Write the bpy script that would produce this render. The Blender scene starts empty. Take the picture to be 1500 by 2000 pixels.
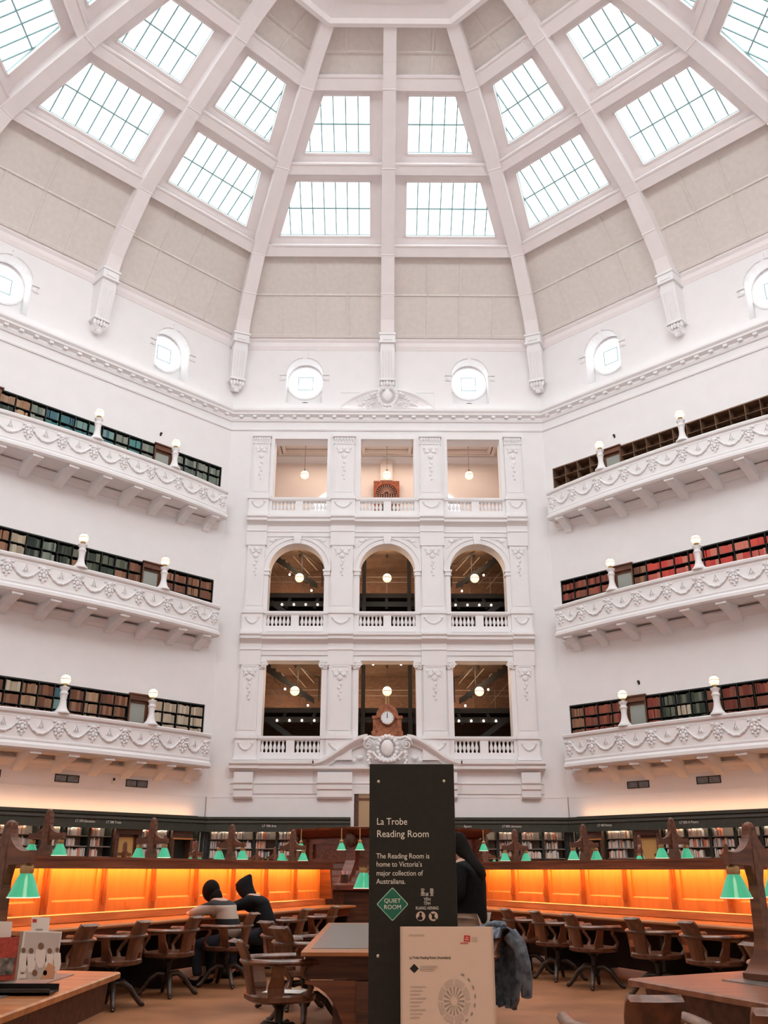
import bpy, bmesh, math, random
from math import cos, sin, radians
from mathutils import Matrix, Vector, geometry
random.seed(7)
PI = math.pi
sc = bpy.context.scene
COL = sc.collection
# ------------------------------------------------------------------ camera
H = 1.32
CAM = Vector((-0.384, 0.0, H)); PITCH = math.radians(21.292); YAW = math.radians(0.355); ROLL = math.radians(0.081); FPX = 1796.9
fw = Vector((math.sin(YAW) * math.cos(PITCH), math.cos(YAW) * math.cos(PITCH), math.sin(PITCH)))
r0 = Vector((math.cos(YAW), -math.sin(YAW), 0)); u0 = r0.cross(fw)
rt = r0 * math.cos(ROLL) + u0 * math.sin(ROLL); up = u0 * math.cos(ROLL) - r0 * math.sin(ROLL)
cd = bpy.data.cameras.new('camera'); cam = bpy.data.objects.new('camera', cd); COL.objects.link(cam)
cam.matrix_world = Matrix(((rt.x, up.x, -fw.x, CAM.x), (rt.y, up.y, -fw.y, CAM.y), (rt.z, up.z, -fw.z, CAM.z), (0, 0, 0, 1)))
cd.sensor_fit = 'VERTICAL'; cd.sensor_height = 36; cd.sensor_width = 27; cd.lens = FPX / 2000 * 36; cd.clip_end = 200; cd.clip_start = .05
sc.camera = cam
# ------------------------------------------------------------------ light, exposure
sc.view_settings.view_transform = 'Standard'; sc.view_settings.look = 'None'; sc.view_settings.gamma = 1; sc.view_settings.use_curve_mapping = False
sc.view_settings.exposure = -0.05
SKY_E = 2.3        # daylight behind the dome glass in view
FILL_E = 17.5       # glow of the unseen dome glass over the entrance, raised to fill the room
LUN_E = 1.45        # daylight behind the round windows
GLOBE_E = 1.2
STRIP_E = 52.0
w = bpy.data.worlds.new('world'); sc.world = w; w.use_nodes = True
w.node_tree.nodes['Background'].inputs[0].default_value = (1, .97, .94, 1); w.node_tree.nodes['Background'].inputs[1].default_value = .35
sc.cycles.diffuse_bounces = 5; sc.cycles.max_bounces = 8; sc.cycles.glossy_bounces = 3; sc.cycles.transmission_bounces = 4
sc.cycles.caustics_reflective = False; sc.cycles.caustics_refractive = False; sc.cycles.sample_clamp_indirect = 6
sc.cycles.use_denoising = True

def area(name, loc, rot, sx, sy, power, col):
    d = bpy.data.lights.new(name, 'AREA'); d.shape = 'RECTANGLE'; d.size = sx; d.size_y = sy; d.energy = power; d.color = col
    o = bpy.data.objects.new(name, d); COL.objects.link(o); o.location = loc; o.rotation_euler = rot; return o
def point(name, loc, power, col, r=.1):
    d = bpy.data.lights.new(name, 'POINT'); d.energy = power; d.color = col; d.shadow_soft_size = r
    o = bpy.data.objects.new(name, d); COL.objects.link(o); o.location = loc; return o
WARM = (1, .68, .38)
for k_ in range(8):      # added lights above the main cornice, put in to brighten the dome
    a_ = k_ * math.pi / 4; r_ = 17.382 - .20
    o_ = area('added_dome_fill', (0, 0, 0), (0, 0, 0), 13.0, .3, 11, (1, .95, .94))
    o_.matrix_world = Matrix.Translation((r_ * sin(a_), 20.94 + r_ * cos(a_), 21.36)) @ Matrix.Rotation(-a_, 4, 'Z') @ Matrix.Rotation(math.pi + .45, 4, 'X')
area('entrance_ceiling_light', (0, 1.0, 7.0), (0, 0, 0), 3.5, 3, 190, (1, .84, .68))

# ------------------------------------------------------------------ helpers
def ray(x, y): return (fw * FPX + rt * (x - 750) + up * (1000 - y)).normalized()
def atY(x, y, Y): d = ray(x, y); return CAM + d * (Y / d.y)
def atZ(x, y, z): d = ray(x, y); return CAM + d * ((z - H) / d.z)
T = math.tan(PI / 8); HS = 7.2; A = HS / T; YC = 20.94; D = YC + A
def frame(k): return Matrix.Translation((0, YC, 0)) @ Matrix.Rotation(-k * PI / 4, 4, 'Z') @ Matrix.Translation((0, A, 0))
def on_screen(P):
    d = Vector(P) - CAM; z = d.dot(fw)
    return (750 + FPX * d.dot(rt) / z, 1000 - FPX * d.dot(up) / z, z)

class MB:
    def __init__(s): s.v = []; s.f = []; s.m = []; s.M = None; s.mi = 0
    def pt(s, p):
        p = Vector(p)
        if s.M is not None: p = s.M @ p
        s.v.append(p); return len(s.v) - 1
    def face(s, ids): s.f.append(tuple(ids)); s.m.append(s.mi)
    def box(s, x0, x1, y0, y1, z0, z1):
        i = [s.pt(p) for p in ((x0, y0, z0), (x1, y0, z0), (x1, y1, z0), (x0, y1, z0), (x0, y0, z1), (x1, y0, z1), (x1, y1, z1), (x0, y1, z1))]
        for a in ((0, 3, 2, 1), (4, 5, 6, 7), (0, 1, 5, 4), (1, 2, 6, 5), (2, 3, 7, 6), (3, 0, 4, 7)): s.face([i[j] for j in a])
        return s
    def bbox(s, x0, x1, y0, y1, z0, z1, b=.01):
        # box with chamfered long edges (octagonal section along x)
        pts = [(y0 + b, z0), (y1 - b, z0), (y1, z0 + b), (y1, z1 - b), (y1 - b, z1), (y0 + b, z1), (y0, z1 - b), (y0, z0 + b)]
        return s.prof(pts, x0, x1)
    def loop_faces(s, A_, B_, closed=True):
        n = len(A_)
        for i in range(n if closed else n - 1):
            j = (i + 1) % n; s.face((A_[i], A_[j], B_[j], B_[i]))
    def rings(s, rings, closed=True, cap=True):
        ids = [[s.pt(p) for p in r] for r in rings]
        for a, b in zip(ids, ids[1:]): s.loop_faces(a, b, closed)
        if cap and closed: s.face(ids[0][::-1]); s.face(ids[-1])
        return s
    def prof(s, pts, x0, x1):
        # profile of (y, z) along x, closed
        return s.rings([[(x0, y, z) for y, z in pts], [(x1, y, z) for y, z in pts]])
    def poly(s, outer, holes, y0, y1):
        # polygon in x-z with holes, extruded along y
        tri = geometry.tessellate_polygon([[Vector((x, z, 0)) for x, z in L] for L in [outer] + holes])
        allp = [p for L in [outer] + holes for p in L]
        a = [s.pt((x, y0, z)) for x, z in allp]; b = [s.pt((x, y1, z)) for x, z in allp]
        for t in tri: s.face([a[i] for i in t]); s.face([b[i] for i in t][::-1])
        o = 0
        for L in [outer] + holes:
            n = len(L)
            for i in range(n):
                j = (i + 1) % n; s.face((a[o + i], a[o + j], b[o + j], b[o + i]))
            o += n
        return s
    def tube(s, path, r, n=8, cap=True, sq=1.0):
        path = [Vector(p) for p in path]; rr = r if callable(r) else (lambda t: r)
        rings = []; prev = None
        for i, p in enumerate(path):
            d = (path[min(i + 1, len(path) - 1)] - path[max(i - 1, 0)])
            d = d.normalized() if d.length > 1e-9 else Vector((0, 0, 1))
            if prev is None:
                a = d.cross(Vector((0, 0, 1)))
                if a.length < 1e-3: a = d.cross(Vector((0, 1, 0)))
                a.normalize()
            else:
                a = prev - d * prev.dot(d); a.normalize()
            prev = a; b = d.cross(a); q = rr(i / max(1, len(path) - 1))
            rings.append([p + a * (q * math.cos(t * 2 * PI / n)) + b * (q * sq * math.sin(t * 2 * PI / n)) for t in range(n)])
        return s.rings(rings, True, cap)
    def lathe(s, prof, n=16, c=(0, 0, 0), cap=True):
        return s.rings([[(c[0] + max(r, 1e-4) * math.cos(t * 2 * PI / n), c[1] + max(r, 1e-4) * math.sin(t * 2 * PI / n), c[2] + z) for t in range(n)] for r, z in prof], True, cap)
    def blob(s, c, r, n=8, m=5):
        rx, ry, rz = r if isinstance(r, (tuple, list)) else (r, r, r)
        return s.rings([[(c[0] + rx * math.sin(PI * max(.02, min(.98, j / m))) * math.cos(2 * PI * t / n), c[1] + ry * math.sin(PI * max(.02, min(.98, j / m))) * math.sin(2 * PI * t / n), c[2] - rz * math.cos(PI * j / m)) for t in range(n)] for j in range(m + 1)])
    def build(s, name, mat, parent=None, M=None, smooth=False, bevel=0):
        me = bpy.data.meshes.new(name); me.from_pydata(s.v, [], s.f)
        for x in (mat if isinstance(mat, list) else [mat]): me.materials.append(x)
        if isinstance(mat, list): me.polygons.foreach_set('material_index', s.m)
        bm = bmesh.new(); bm.from_mesh(me); bmesh.ops.recalc_face_normals(bm, faces=bm.faces); bm.to_mesh(me); bm.free()
        if smooth:
            for p in me.polygons: p.use_smooth = True
            me.set_sharp_from_angle(angle=math.radians(smooth if smooth > 1 else 45))
        o = bpy.data.objects.new(name, me); COL.objects.link(o)
        if parent is not None: o.parent = parent
        if M is not None:
            if parent is None: o.matrix_world = M
            else: o.matrix_basis = M
        if bevel:
            b = o.modifiers.new('bevel', 'BEVEL'); b.width = bevel; b.segments = 2; b.limit_method = 'ANGLE'
        return o
def mesh_empty(name, M=None):
    o = bpy.data.objects.new(name, None); COL.objects.link(o); o.empty_display_size = .1
    if M is not None: o.matrix_world = M
    return o
def tag(o, label=None, cat=None, group=None, kind=None):
    for k, v in (('label', label), ('category', cat), ('group', group), ('kind', kind)):
        if v: o[k] = v
    return o
def copy_tree(o, parent=None, M=None):
    c = o.copy(); COL.objects.link(c)
    if parent is not None: c.parent = parent
    if M is not None: c.matrix_world = M
    for ch in list(o.children): copy_tree(ch, c)
    return c
def arch(s0, s1, z0, zs, n=14):
    c = (s0 + s1) / 2; r = (s1 - s0) / 2
    return [(s0, z0), (s1, z0)] + [(c + r * math.cos(t * PI / n), zs + r * math.sin(t * PI / n)) for t in range(n + 1)]
def rect(s0, s1, z0, z1): return [(s0, z0), (s1, z0), (s1, z1), (s0, z1)]
def circ(cx, cz, r, n=24): return [(cx + r * math.cos(2 * PI * t / n), cz + r * math.sin(2 * PI * t / n)) for t in range(n)]

# ------------------------------------------------------------------ materials
MATS = {}
def mat(name, col, rough=.6, spec=.4, var=.0, vs=6, bump=0, bs=40, emit=None, es=0, metal=0, trans=0, stretch=None, col2=None, coat=0):
    m = bpy.data.materials.new(name); m.use_nodes = True; nt = m.node_tree; b = nt.nodes['Principled BSDF']
    b.inputs['Base Color'].default_value = (*col, 1); b.inputs['Roughness'].default_value = rough
    b.inputs['Specular IOR Level'].default_value = spec; b.inputs['Metallic'].default_value = metal
    if trans: b.inputs['Transmission Weight'].default_value = trans
    if coat: b.inputs['Coat Weight'].default_value = coat; b.inputs['Coat Roughness'].default_value = .15
    if emit: b.inputs['Emission Color'].default_value = (*emit, 1); b.inputs['Emission Strength'].default_value = es
    if var or bump or col2:
        tc = nt.nodes.new('ShaderNodeTexCoord'); mp = nt.nodes.new('ShaderNodeMapping'); nt.links.new(tc.outputs['Object'], mp.inputs[0])
        if stretch: mp.inputs['Scale'].default_value = stretch
    if var or col2:
        n = nt.nodes.new('ShaderNodeTexNoise'); n.inputs['Scale'].default_value = vs; n.inputs['Detail'].default_value = 5; nt.links.new(mp.outputs[0], n.inputs['Vector'])
        cr = nt.nodes.new('ShaderNodeValToRGB'); cr.color_ramp.elements[0].position = .35; cr.color_ramp.elements[1].position = .65
        c2 = col2 or tuple(min(1, c * (1 + var)) for c in col)
        cr.color_ramp.elements[0].color = (*[c * (1 - var) for c in col], 1); cr.color_ramp.elements[1].color = (*c2, 1)
        nt.links.new(n.outputs[0], cr.inputs[0]); nt.links.new(cr.outputs[0], b.inputs['Base Color'])
    if bump:
        n2 = nt.nodes.new('ShaderNodeTexNoise'); n2.inputs['Scale'].default_value = bs; n2.inputs['Detail'].default_value = 3; nt.links.new(mp.outputs[0], n2.inputs['Vector'])
        bp = nt.nodes.new('ShaderNodeBump'); bp.inputs['Strength'].default_value = bump; bp.inputs['Distance'].default_value = .02
        nt.links.new(n2.outputs[0], bp.inputs['Height']); nt.links.new(bp.outputs[0], b.inputs['Normal'])
    MATS[name] = m; return m
WALL = mat('white_plaster', (.875, .858, .86), .75, .25, .012, 1.5, .03, 30)
RIBM = mat('cream_dome_paint', (.895, .838, .835), .7, .25, .012, 2)
PANEL = mat('beige_dome_panel', (.74, .69, .65), .85, .15, .03, 5)
PINK = mat('pale_pink_plaster', (.86, .76, .70), .75, .2, .015, 1.5)
GLASS = mat('frosted_daylight_glass', (.9, .97, .97), .4, .3, emit=(.93, 1, 1), es=SKY_E)
FILLGLASS = mat('raised_glow_glass', (.9, .95, .95), .4, .3, emit=(.94, .985, 1), es=FILL_E)  # rear panes out of view, glow raised as room fill
LUNG = mat('round_window_daylight_glass', (.9, .95, 1), .4, .3, emit=(.97, .99, 1), es=LUN_E)
BAR = mat('pale_teal_glazing_bar', (.30, .47, .49), .5, .4)
WOOD = mat('red_brown_polished_wood', (.125, .040, .018), .33, .5, .3, 3.5, .04, 12, stretch=(.35, 6, 6), col2=(.20, .070, .031))
DWOOD = mat('dark_brown_wood', (.075, .030, .018), .4, .5, .3, 4, stretch=(.5, 5, 5), col2=(.13, .055, .032))
OWOOD = mat('golden_panel_wood', (.56, .21, .055), .42, .4, .07, 3, stretch=(4, 1, .5), col2=(.60, .235, .065))
TWOOD = mat('honey_table_wood', (.44, .165, .058), .28, .5, .18, 3, .03, 12, stretch=(.4, 5, 5), col2=(.56, .235, .09), coat=.25)
CHW = mat('worn_chair_wood', (.105, .040, .020), .28, .5, .3, 5, stretch=(3, 3, .8), col2=(.19, .075, .038), coat=.3)
BLACK = mat('black_bookcase_paint', (.018, .021, .017), .45, .4, .2, 4)
BKW = mat('dark_bookcase_wood', (.07, .038, .022), .6, .3, .2, 4)
EMPTYW = mat('brown_empty_shelf_wood', (.21, .12, .075), .7, .2, .2, 4)
IRON = mat('black_iron', (.012, .011, .010), .3, .5)
BRONZE = mat('dark_bronze', (.10, .06, .035), .4, .5)
BRASS = mat('aged_brass', (.55, .38, .18), .35, .5, metal=.8)
GLOBE = mat('opal_globe_glass', (1, .93, .8), .3, .4, emit=(1, .80, .50), es=GLOBE_E)
GRN = mat('green_lamp_glass', (.03, .36, .19), .16, .6, emit=(.07, .60, .32), es=.42, coat=.3)
GRNW = mat('white_shade_lining', (.9, .9, .8), .4, .3, emit=(1, .9, .7), es=.8)
STRIP = mat('warm_strip_light', (1, .8, .5), .5, .2, emit=(1, .42, .10), es=STRIP_E)
SHELFL = mat('shelf_strip_light', (1, .9, .8), .5, .2, emit=(1, .86, .68), es=17)
SPOT = mat('spotlight_bulb', (1, .9, .8), .5, .2, emit=(1, .80, .62), es=9)
CARPET = mat('tan_floor', (.24, .098, .040), .5, .3, .25, 1.0, .06, 60, col2=(.36, .155, .068))
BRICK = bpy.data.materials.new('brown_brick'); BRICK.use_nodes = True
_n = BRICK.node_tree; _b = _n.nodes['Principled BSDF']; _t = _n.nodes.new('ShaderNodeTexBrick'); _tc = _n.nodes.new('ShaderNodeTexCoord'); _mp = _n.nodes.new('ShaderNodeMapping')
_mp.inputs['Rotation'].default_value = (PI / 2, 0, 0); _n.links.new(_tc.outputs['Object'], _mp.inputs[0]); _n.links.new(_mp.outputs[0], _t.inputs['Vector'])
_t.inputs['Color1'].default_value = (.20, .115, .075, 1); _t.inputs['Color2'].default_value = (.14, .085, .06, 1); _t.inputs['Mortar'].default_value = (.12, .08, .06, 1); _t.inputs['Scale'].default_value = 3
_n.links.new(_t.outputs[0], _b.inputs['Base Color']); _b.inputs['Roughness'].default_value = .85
STEEL = mat('charcoal_steel', (.016, .015, .014), .5, .4)
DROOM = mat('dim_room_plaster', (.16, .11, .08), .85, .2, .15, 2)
SIGNB = mat('dark_bronze_sign_face', (.017, .014, .008), .42, .4, .15, 30)
WHT = mat('white_lettering', (.85, .82, .74), .6, .2)
PAPER = mat('white_paper', (.82, .78, .74), .6, .2)
PINKP = mat('cream_poster_paper', (.74, .56, .45), .55, .3)
GREY = mat('grey_print', (.33, .28, .24), .7, .1)
LGREY = mat('light_grey_print', (.56, .44, .36), .7, .1)
INK = mat('black_print', (.03, .028, .025), .7, .1)
REDP = mat('red_print', (.55, .05, .05), .6, .2)
DGREEN = mat('green_sign_face', (.025, .16, .10), .5, .3)
LGREEN = mat('pale_green_border', (.35, .62, .45), .5, .3)
VENT = mat('dark_vent_grille', (.03, .025, .02), .6, .3)

# ------------------------------------------------------------------ floor
fl = MB(); fl.box(-21, 21, -4, 46, -.3, 0); tag(fl.build('floor', CARPET), kind='structure')

# ------------------------------------------------------------------ walls: shared numbers
FLR = [5.27, 10.61, 15.89]          # gallery floors
CASE_TOP = [7.64, 12.98, 18.28]     # top of the gallery bookcases
PAR = [6.39, 11.67, 16.90]          # parapet tops
WTOP = 25.2
def miter(mb, prof, k0=-1, k1=1):
    # profile of (q, z) swept along the face and mitred into the octagon corners
    mb.rings([[(-(A + q) * T, q, z) for q, z in prof], [((A + q) * T, q, z) for q, z in prof]])
CORN = [(.1, 20.72), (-.06, 20.72), (-.10, 20.80), (-.10, 20.92), (-.26, 21.0), (-.26, 21.08), (-.34, 21.16), (-.34, 21.25), (-.2, 21.30), (.1, 21.30)]
STRING = [(.1, 20.26), (-.05, 20.26), (-.07, 20.32), (-.05, 20.38), (.1, 20.38)]
DCORN = [(.4, 24.55), (-.02, 24.55), (-.06, 24.64), (-.10, 24.72), (-.10, 24.92), (-.20, 25.02), (-.20, 25.12), (-.34, 25.22), (-.34, 25.42), (-.28, 25.46), (-.28, 25.52), (.4, 25.52)]
LUN = [(-3.75, 22.85), (3.75, 22.85)]
def lunette_hole(c): return arch(c - .86, c + .86, 21.72, 23.24, 14)
ntrim = [0]; nwin = [0]; ndoor = [0]
def structure(o, label=None): return tag(o, label, None, None, 'structure')

WN = {0: 'wall_back', 1: 'wall_right', -1: 'wall_left', 2: 'wall_right_side', -2: 'wall_left_side', 3: 'wall_right_near', -3: 'wall_left_near', 4: 'wall_front'}
walls = {}
def cornices(k, parent):
    c = MB(); miter(c, CORN); c.build('cornice', WALL, parent)
    c = MB(); miter(c, STRING); c.build('string_moulding', WALL, parent)
    c = MB(); miter(c, DCORN); c.build('dome_base_cornice', RIBM, parent)
    if abs(k) <= 1:
        d = MB(); n = 23
        for i in range(n):
            s = -6.75 + 13.5 * i / (n - 1); d.box(s - .085, s + .085, -.24, -.08, 20.87, 20.97)
        d.build('dentil_course', WALL, parent)
def lunette(k, c, parent_frame):
    nwin[0] += 1
    o = MB(); o.poly(rect(c - 1.3, c + 1.3, 21.5, 24.9), [circ(c, 23.16, .87)], .71, .80)
    w_ = structure(o.build('window_%d' % nwin[0], WALL, None, parent_frame), 'round window in an arched white recess below the dome')
    g = MB(); g.poly(circ(c, 23.16, .89), [], .76, .78); g.build('glass_pane', LUNG, w_)
    g = MB()
    g.poly(circ(c, 23.16, .92), [circ(c, 23.16, .83)], .66, .74); g.build('round_frame', WALL, w_)
    g = MB(); g.poly(rect(c - .36, c + .36, 22.80, 23.52), [rect(c - .325, c + .325, 22.835, 23.485)], .735, .755); g.build('inner_sash_frame', BAR, w_)
    g = MB(); g.poly([(c + .19 * math.cos(t), 22.06 + .07 * math.sin(t)) for t in [2 * PI * i / 16 for i in range(16)]], [], .70, .725); g.build('sill_vent', VENT, w_)
    a = MB(); # moulded surround
    out = [(c + 1.02 * math.cos(t * PI / 16), 23.24 + 1.02 * math.sin(t * PI / 16)) for t in range(17)]; inn = [(c + .9 * math.cos(t * PI / 16), 23.24 + .9 * math.sin(t * PI / 16)) for t in range(17)]
    a.poly(out + inn[::-1], [], -.05, .02)
    a.box(c - .1, c + .1, -.09, .02, 24.1, 24.36)
    for sg in (-1, 1):
        a.box(c + sg * 1.02 - .16, c + sg * 1.02 + .16, -.07, .02, 23.18, 23.27)
        a.blob((c + sg * 1.0, -.03, 23.02), (.13, .05, .12)); a.blob((c + sg * 1.14, -.03, 22.95), (.06, .04, .06))
    a.build('archivolt', WALL, w_)

# ---- gallery walls (left and right)
def gallery_wall(k):
    F = frame(k); holes = [lunette_hole(c) for c, z in LUN]
    for l in range(3): holes.append(rect(-6.82, 6.82, FLR[l] - .02, CASE_TOP[l]))
    holes.append(rect(-7.05, 7.05, .001, 3.0))
    m = MB(); m.poly(rect(-7.2, 7.2, 0, WTOP), holes, 0, .7)
    wl = structure(m.build(WN[k], WALL, None, F)); walls[k] = wl
    cornices(k, wl)
    for l in range(3):   # head mouldings above the bookcases are flush; a thin cove under each gallery
        c = MB(); c.prof([(0, FLR[l] - .62), (-.04, FLR[l] - .62), (-.1, FLR[l] - .50), (-.24, FLR[l] - .40), (-.24, FLR[l] - .34), (0, FLR[l] - .34)], -6.75, 6.75); c.build('cove_moulding', WALL, wl)
        b = MB(); b.box(-6.82, 6.82, .70, .74, FLR[l] - .02, CASE_TOP[l]); b.build('recess_back', BKW, wl)
    b = MB(); b.box(-7.1, 7.1, .70, .74, 0, 3.05); b.build('recess_back', BKW, wl)
    b = MB(); b.box(-7.19, -7.165, -.02, .02, 3.27, 4.05); b.box(7.165, 7.19, -.02, .02, 3.27, 4.05); b.build('corner_conduit', GREY, wl)
    # picture rail band under gallery
    c = MB(); c.box(-7.1, 7.1, -.012, 0, 4.02, 4.06); c.build('rail_moulding', WALL, wl)
    for c, z in LUN: lunette(k, c, F)
    return wl
gallery_wall(-1); gallery_wall(1)

# ---- plain walls out of the picture, the one behind the camera with its tall entrance
for k in (2, -2, 3, -3, 4):
    m = MB()
    m.poly(rect(-7.2, 7.2, 0, WTOP), ([rect(-3.4, 3.4, .001, 7.4)] if k == 4 else []), 0, .7)
    wl = structure(m.build(WN[k], WALL, None, frame(k))); walls[k] = wl; cornices(k, wl)
e = MB(); e.box(-3.7, -3.4, -4, 2.9, 0, 7.4); e.box(3.4, 3.7, -4, 2.9, 0, 7.4); structure(e.build('wall_entrance', PINK))
e = MB(); e.box(-3.7, 3.7, -4, 2.9, 7.4, 7.6); structure(e.build('ceiling_entrance', PINK))

# ------------------------------------------------------------------ back wall with its three loggias
F0 = frame(0)
OC = [-3.95, 0, 3.95]; OW = 1.21
L1 = (6.40, 9.54); L2 = (11.60, 13.52); L3 = (16.86, 19.84)
holes = [lunette_hole(c * 1.045) for c, z in LUN]
for c in OC:
    if c != 0: holes.append(rect(c - OW, c + OW, 5.52, L1[1]))
    else: holes.append(rect(c - OW, c + OW, L1[0], L1[1]))
    holes.append(arch(c - OW, c + OW, 10.78, L2[1], 18))
    holes.append(rect(c - OW, c + OW, 16.06, L3[1]))
holes.append(rect(-1.30, 1.30, .001, 4.40)); holes.append(rect(-7.05, -1.62, .001, 3.0)); holes.append(rect(1.62, 7.05, .001, 3.0))
m = MB(); m.poly(rect(-7.2, 7.2, 0, WTOP), holes, 0, .75)
WB = structure(m.build('wall_back', WALL, None, F0)); walls[0] = WB
cornices(0, WB)
for s0, s1 in ((-7.1, -1.6), (1.6, 7.1)):
    b = MB(); b.box(s0, s1, .75, .79, 0, 3.05); b.build('recess_back', BKW, WB)
b = MB(); b.box(-7.1, -1.6, -.012, 0, 4.02, 4.06); b.box(1.6, 7.1, -.012, 0, 4.02, 4.06); b.build('rail_moulding', WALL, WB)
for c, z in LUN: lunette(0, c * 1.045, F0)
# pilasters: (s0, s1) outer and inner
PIL = [(-6.12, -5.36), (-2.44, -1.50), (1.50, 2.44), (5.36, 6.12)]
def drop(mb, c, z, wd, ht, q):
    # carved festoon: ribbon, shell and a falling line of leaves
    for sg in (-1, 1):
        mb.tube([(c + sg * wd * t, q, z - ht * .05 - .5 * wd * math.sin(PI * t)) for t in (0, .25, .5, .75, 1)], .035, 6)
        mb.blob((c + sg * wd, q, z - .02), (.07, .04, .07)); mb.blob((c + sg * wd * .9, q, z - .3 * wd - .12), (.04, .03, .10))
        mb.blob((c + sg * wd * .55, q, z - wd * .75), (.07, .035, .05))
    mb.blob((c, q - .01, z - .04), (.10, .05, .10)); mb.blob((c, q, z - ht * .24), (.13, .05, .12))
    for i in range(1, 6):
        t = i / 6; mb.blob((c + (.03 if i % 2 else -.03), q, z - ht * (.3 + .7 * t)), (.085 * (1 - .55 * t), .035, .10 * (1 - .4 * t)))
def pilaster(s0, s1, z0, z1, q, lvl):
    wd = s1 - s0; c = (s0 + s1) / 2
    p = MB(); p.box(s0, s1, q, .02, z0, z1)
    p.box(s0 - .04, s1 + .04, q - .05, .02, z0, z0 + .12); 
    i = .13
    fr = MB(); fr.poly(rect(s0 + .06, s1 - .06, z0 + .22, z1 - .34), [rect(s0 + i, s1 - i, z0 + .29, z1 - .41)], q - .02, q + .01)
    o = p.build('pilaster', WALL, WB); fr.build('panel_moulding', WALL, o)
    d = MB(); drop(d, c, z1 - (.55 if lvl != 2 else .62), wd * .30, 1.35 if lvl < 2 else 1.75, q - .02); d.build('carved_drop', WALL, o)
    return o
for a, b in PIL:
    pilaster(a, b, 6.42, 9.66, -.16, 0); pilaster(a, b, 11.66, 15.02, -.14, 1)
    o = pilaster(a, b, 16.94, 19.98, -.12, 2)
    cp = MB(); cp.box(a - .05, b + .05, -.20, .02, 19.90, 20.0)
    for i in range(7):
        s = a + .06 + (b - a - .12) * i / 6
        cp.blob((s, -.15, 19.78), (.06, .05, .09)); cp.blob((s + .03, -.14, 19.66), (.05, .04, .07))
    cp.box(a - .02, b + .02, -.16, .02, 19.54, 19.60); cp.build('leaf_capital', WALL, WB)
# ionic half piers beside the level-one openings
def scroll(mb, c, z, q, r=.16):
    mb.tube([(c + r * (1 - t / 26) * math.cos(t * .55), q, z + r * (1 - t / 26) * math.sin(t * .55)) for t in range(26)], .035, 6)
    mb.blob((c, q - .02, z), .05)
for c in OC:
    for sg in (-1, 1):
        s = c + sg * (OW + .10)
        p = MB(); p.box(s - .11, s + .11, -.05, .02, 6.42, 9.28); p.build('pier', WALL, WB)
        p = MB(); p.box(s - .2, s + .2, -.14, .5, 9.44, 9.53); p.box(s - .13, s + .13, -.10, .1, 9.18, 9.24)
        scroll(p, s - sg * .10, 9.33, -.12, .14); scroll(p, s + sg * .14, 9.33, -.10, .10); p.box(s - .13, s + .13, -.09, .4, 9.24, 9.44); p.build('ionic_capital', WALL, WB)
        # impost of the arch level
        p = MB(); p.box(s - .12, s + .14 if sg > 0 else s + .12, -.07, .3, 13.30, 13.52); p.box(s - .17, s + .17, -.11, .34, 13.45, 13.54); p.box(s - .15, s + .15, -.09, .32, 13.28, 13.33); p.build('impost_block', WALL, WB)
        p = MB(); p.box(s - .10, s + .10, -.04, .02, 11.66, 13.3); p.build('pier', WALL, WB)
    # archivolt
    a = MB()
    for r0_, r1_, q in ((1.22, 1.50, -.05), (1.42, 1.50, -.09)):
        a.poly([(c + r1_ * math.cos(t * PI / 22), 13.52 + r1_ * math.sin(t * PI / 22)) for t in range(23)] + [(c + r0_ * math.cos(t * PI / 22), 13.52 + r0_ * math.sin(t * PI / 22)) for t in range(22, -1, -1)], [], q, .02)
    a.build('archivolt', WALL, WB)
    a = MB(); a.poly([(c - .12, 14.70), (c + .12, 14.70), (c + .19, 15.12), (c - .19, 15.12)], [], -.16, .02); a.build('keystone', WALL, WB)
    a = MB()
    for sg in (-1, 1):
        a.poly([(c + sg * 1.30, 15.0), (c + sg * .62, 15.0), (c + sg * 1.0, 14.85), (c + sg * 1.30, 14.55)], [], -.03, .02); a.blob((c + sg * 1.12, -.04, 14.88), (.14, .04, .09)); a.blob((c + sg * .95, -.04, 14.95), (.09, .03, .05))
    a.build('spandrel_carving', WALL, WB)
    # frames of the top openings
    a = MB(); a.poly(rect(c - 1.36, c + 1.36, 16.94, 19.99), [rect(c - OW, c + OW, 16.9, L3[1])], -.04, .02); a.build('opening_architrave', WALL, WB)
# entablatures
def entab(z, half, name):
    # z = underside of the cornice
    c = MB()
    pr = [(.02, z - .54), (-.05, z - .54), (-.05, z - .36), (-.09, z - .34), (-.09, z - .30), (-.05, z - .26), (-.05, z - .06), (-.12, z), (-.30, z + .10), (-.30, z + .20), (-.38, z + .27), (-.38, z + .36), (.02, z + .40)]
    c.prof(pr, -half, half)
    for a, b in PIL:
        e_ = .14
        c.prof([(.02, z - .98), (-.05 - e_, z - .98), (-.05 - e_, z - .36), (-.09 - e_, z - .34), (-.09 - e_, z - .30), (-.05 - e_, z - .26), (-.05 - e_, z - .06), (-.12 - e_, z), (-.30 - e_, z + .10), (-.30 - e_, z + .20), (-.38 - e_, z + .27), (-.38 - e_, z + .36), (.02, z + .40)], max(a, -half) - .06, min(b, half) + .06)
    return c.build(name, WALL, WB)
entab(10.30, 6.22, 'entablature'); entab(15.60, 6.16, 'entablature')
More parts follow.
